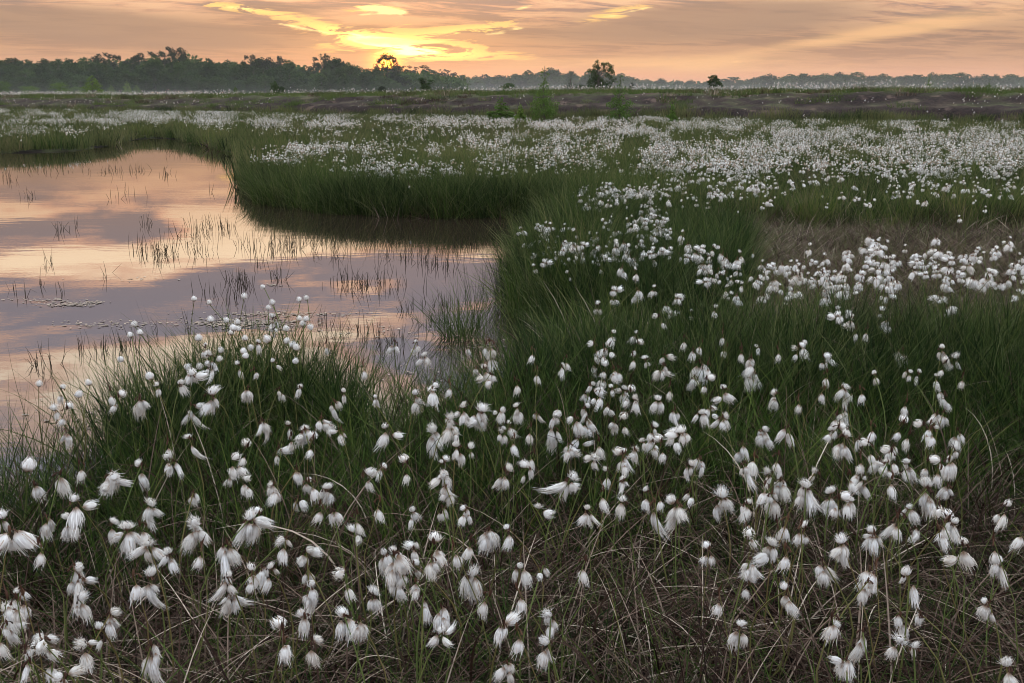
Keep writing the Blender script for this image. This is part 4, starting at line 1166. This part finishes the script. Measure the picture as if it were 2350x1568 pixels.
pu_ = np.array([q[0] for q in FAR]); pv_ = np.array([q[1] for q in FAR])
fl = wood_labels(far, LM2, 'far wood')
for it in far:
    k, uu, vv, Y, wpx = it
    plant_tree('far_tree', KIND[k][int(r_.integers(0, len(KIND[k])))], uu, vv, Y, wpx, WD[k], fl[id(it)], 'tree', 'trees of the far wood')if False else plant_tree('far_tree', KIND[k][int(r_.integers(0, len(KIND[k])))], uu, vv, Y, wpx, WD[k], fl[id(it)], 'tree', 'trees of the far wood', r_)

# what stands behind the trees one can tell apart: the wood as one mass
def wood_mass(name, pts, Y, depth, leaf, nper, label, drop):
    r_ = np.random.default_rng(51); C = []
    us = np.array([q[0] for q in pts]); vv = np.array([q[1] for q in pts])
    for uu in np.arange(us[0] - 900 if us[0] < 0 else us[0], us[-1] + (900 if us[-1] > 2000 else 0), 9.0):
        X0, zt = at_y(uu, np.interp(uu, us, vv) + drop, Y)
        zg = 1.0; n = nper
        z = zg + (zt - zg) * r_.uniform(0, 1, n) ** .8 + r_.normal(0, .5, n)
        C.append(np.stack([X0 + r_.normal(0, 9 * Y / FPX, n), Y + r_.uniform(0, depth, n), z], -1))
    C = np.concatenate(C); n = len(C)
    e1 = r_.normal(0, 1, (n, 3)); e1 /= np.linalg.norm(e1, axis=1)[:, None]; e2 = np.cross(e1, r_.normal(0, 1, (n, 3))); e2 /= np.linalg.norm(e2, axis=1)[:, None]
    sz = leaf * r_.uniform(.5, 1.2, n)[:, None]
    b = MB(); b.add(np.stack([C - e1 * sz, C + e2 * sz * .7, C + e1 * sz, C - e2 * sz * .7], 1).reshape(-1, 3), np.arange(n * 4).reshape(-1, 4), np.zeros(n * 4))
    tag(obj(name, b.mesh(name, [M['leaf_wood']], False)), label, kind='stuff')


wood_mass('woodland', list(zip(PU0, PVS0)), 345, 30, .8, 150, 'dark depth of the wood behind its front trees', 16)
wood_mass('distant_woodland', [(900, 176)] + FAR + [(2700, 172)], 790, 60, 1.6, 90, 'grey distant woodland closing the horizon', 7)

# single trees and bushes on the heath
TREES = [
    ('round', 'M', 140, 188, 150, 46, 'bushy_shrub', 'bushy green shrub left of the conical one before the wood', 'shrub', 'leaf_pale', .026),
    ('cone', 'M', 209, 170, 130, 52, 'conical_shrub', 'dark green conical young tree standing before the misty wood', 'tree', 'leaf_pale', .026),
    ('round', 'M', 2, 184, 160, 40, 'bushy_shrub', 'pale green shrub cut by the left edge before the wood', 'shrub', 'leaf_pale', .026),
    ('round', 'M', 62, 196, 165, 44, 'bushy_shrub', 'low hazy shrub between the edge shrub and the bushy one', 'shrub', 'leaf_pale', .026),
    ('cone', 'M', 255, 194, 215, 22, 'young_birch', 'first pale young birch right of the conical tree', 'tree', 'leaf_pale', .028),
    ('cone', 'M', 290, 186, 215, 26, 'young_birch', 'second and tallest pale young birch right of the conical tree', 'tree', 'leaf_pale', .028),
    ('cone', 'M', 313, 194, 215, 22, 'young_birch', 'third pale young birch right of the conical tree', 'tree', 'leaf_pale', .028),
    ('round', 'M', 175, 198, 210, 30, 'young_birch', 'faint pale birch between the two nearest shrubs', 'tree', 'leaf_pale', .028),
    ('cone', 'M', 541, 198, 110, 16, 'small_shrub', 'small bright green shrub on the bank left of the dark bush', 'shrub', 'leaf_pale', .04),
    ('round', 'M', 630, 186, 105, 20, 'dark_bush', 'small dark bush on top of the bank before the wood', 'shrub', 'leaf_wood', .035),
    ('round', 'M', 645, 198, 104, 18, 'small_shrub', 'low green shrub touching the dark bush on its right', 'shrub', 'leaf_wood', .035),
    ('round', 'M', 876, 197, 105, 20, 'small_shrub', 'thin dark shrub on the bank under the setting sun', 'shrub', 'leaf_dark', .035),
    ('cone', 'M', 953, 200, 100, 14, 'small_shrub', 'tiny yellow green shrub left of the twin stemmed tree', 'shrub', 'leaf_pale', .035),
    ('twin', 'M', 976, 174, 120, 50, 'twin_stemmed_tree', 'leaning twin stemmed tree in the mist right of the sun', 'tree', 'leaf_wood', .026),
    ('round', 'M', 1168, 189, 100, 38, 'round_bush', 'round dark green bush on the heath left of the birch sapling', 'shrub', 'leaf_wood', .03),
    ('sapling', 'M', 1308, 163, 105, 40, 'thin_birch', 'thin see-through birch with a reddish top beside the lone birch', 'tree', 'leaf_wood', .020),
    ('round', 'M', 1331, 193, 103, 22, 'small_bush', 'small round bush between the thin birch and the lone birch', 'shrub', 'leaf_wood', .035),
    ('cone', 'M', 1450, 188, 110, 18, 'young_spruce', 'small pointed spruce right of the leafy sapling', 'tree', 'leaf_dark', .035),
    ('narrow', 'M', 1642, 171, 95, 30, 'upright_heath_tree', 'small upright tree among white heads on the bank', 'tree', 'leaf_wood', .03),
    ('sapling', 'M', 1940, 176, 60, 9, 'thin_sapling', 'thin leafy sapling on the bank against the far wood', 'sapling', 'leaf_wood', .03),
    ('sapling', 'M', 2135, 168, 58, 16, 'thin_sapling', 'feathery pointed sapling on the bank, right of the thin one', 'sapling', 'leaf_pale', .03),
    ('sapling', 'M', 2272, 178, 56, 10, 'thin_sapling', 'bare wispy sapling on the bank nearest the right edge', 'sapling', 'leaf_pale', .03),
    ('sapling', 'N', 1252, 152, 37, 56, 'birch_sapling', 'tall spiky birch sapling rising from the marsh before the bank', 'sapling', 'leaf_pale', .018),
    ('sapling', 'N', 1425, 172, 37.5, 56, 'birch_sapling', 'leafy birch sapling with a thin tip right of the spiky one', 'sapling', 'leaf_pale', .018),
    ('sapling', 'N', 1150, 222, 38, 52, 'willow_shrub', 'loose pale green shrub left of the spiky birch sapling', 'shrub', 'leaf_pale', .03),
    ('sapling', 'N', 1545, 232, 34, 24, 'tiny_sapling', 'tiny green sapling among white heads right of the leafy sapling', 'sapling', 'leaf_pale', .04),
    ('sapling', 'N', 1195, 238, 37, 34, 'willow_shrub', 'thin low shrub between the loose shrub and the spiky sapling', 'shrub', 'leaf_pale', .04),
]
for i, (style, zn, uu, vt, Y, wpx, name, label, cat, ml, leaf) in enumerate(TREES):
    wf = {'round': .62, 'cone': .62, 'twin': .62, 'narrow': .4, 'sapling': .4}[style]
    me2 = tree_meshes(1500 + i, style, 1.0, wf, M[ml], 1500 if style != 'sapling' else (2600 if zn == 'N' else 420), leaf if style != 'sapling' else leaf * .8)
    plant_tree(name, me2, uu, vt, Y, wpx * 1.05, wf, label, cat, None, r_)

# the big lone birch: two masses of leaf and a gap of sky
X0, zt = at_y(1378, 138, 104); z0 = gz1(X0, 104); H = zt - z0; rs = np.random.default_rng(18); tb_ = MB(); cb = MB(); pxm = 104 / FPX; bl_ = []
tb_.add(*tube([(-.1, 0, 0), (-.15, 0, H * .35), (-.25, .1, H * .7), (-.1, 0, H * .95)], [.11, .09, .06, .02], 7))
for (du, dv, rad) in [(-8, 5, 5), (-12, 14, 6), (-4, 16, 6), (-17, 24, 6), (-10, 27, 7), (8, 10, 5), (14, 8, 4), (20, 12, 5), (26, 14, 5), (12, 20, 6), (22, 22, 7), (28, 26, 5), (18, 32, 6), (24, 37, 5), (-24, 22, 4), (-16, 38, 8), (-8, 44, 8), (-22, 48, 7), (8, 50, 8), (2, 42, 6), (20, 50, 7), (30, 46, 5), (-26, 60, 7),
                      (-12, 58, 9), (0, 60, 8), (14, 62, 8), (26, 60, 6), (-20, 68, 6), (6, 69, 6), (20, 69, 5), (34, 40, 3), (4, 8, 3), (-8, 36, 6)]:
    c_ = np.array([du * pxm, rs.normal(0, .35), H - dv * pxm]); bl_.append((c_, rad * pxm * 1.05))
    tb_.add(*tube([(-.2, .05, max(.3, c_[2] * .6)), (c_[0] * .5 - .1, c_[1] * .5, c_[2] * .82), tuple(c_)], [.035, .022, .008], 4))
cen = np.array([q[0] for q in bl_]); br = np.array([q[1] for q in bl_]); nl = 5600
idx = rs.choice(len(br), nl, p=br ** 2 / (br ** 2).sum()); d = rs.normal(0, 1, (nl, 3)); d /= np.linalg.norm(d, axis=1)[:, None]
C = cen[idx] + d * (br[idx] * rs.uniform(.05, 1.3, nl) ** .6)[:, None]; C[:, 2] = np.maximum(C[:, 2], .1)
e1 = rs.normal(0, 1, (nl, 3)); e1 /= np.linalg.norm(e1, axis=1)[:, None]; e2 = np.cross(e1, rs.normal(0, 1, (nl, 3))); e2 /= np.linalg.norm(e2, axis=1)[:, None]
sz = .062 * rs.uniform(.5, 1.2, nl)[:, None]
cb.add(np.stack([C - e1 * sz, C + e2 * sz * .7, C + e1 * sz, C - e2 * sz * .7], 1).reshape(-1, 3), np.arange(nl * 4).reshape(-1, 4), np.zeros(nl * 4))
root = obj('lone_birch', None, None, (X0, 104, z0)); tag(root, 'big lone birch with a ragged crown on the heath, largest right of the sun', 'tree')
obj('trunk', tb_.mesh('trunk', [M['bark']]), root); obj('crown', cb.mesh('crown', [M['leaf_wood']], False), root)
print('objects', len(bpy.data.objects))
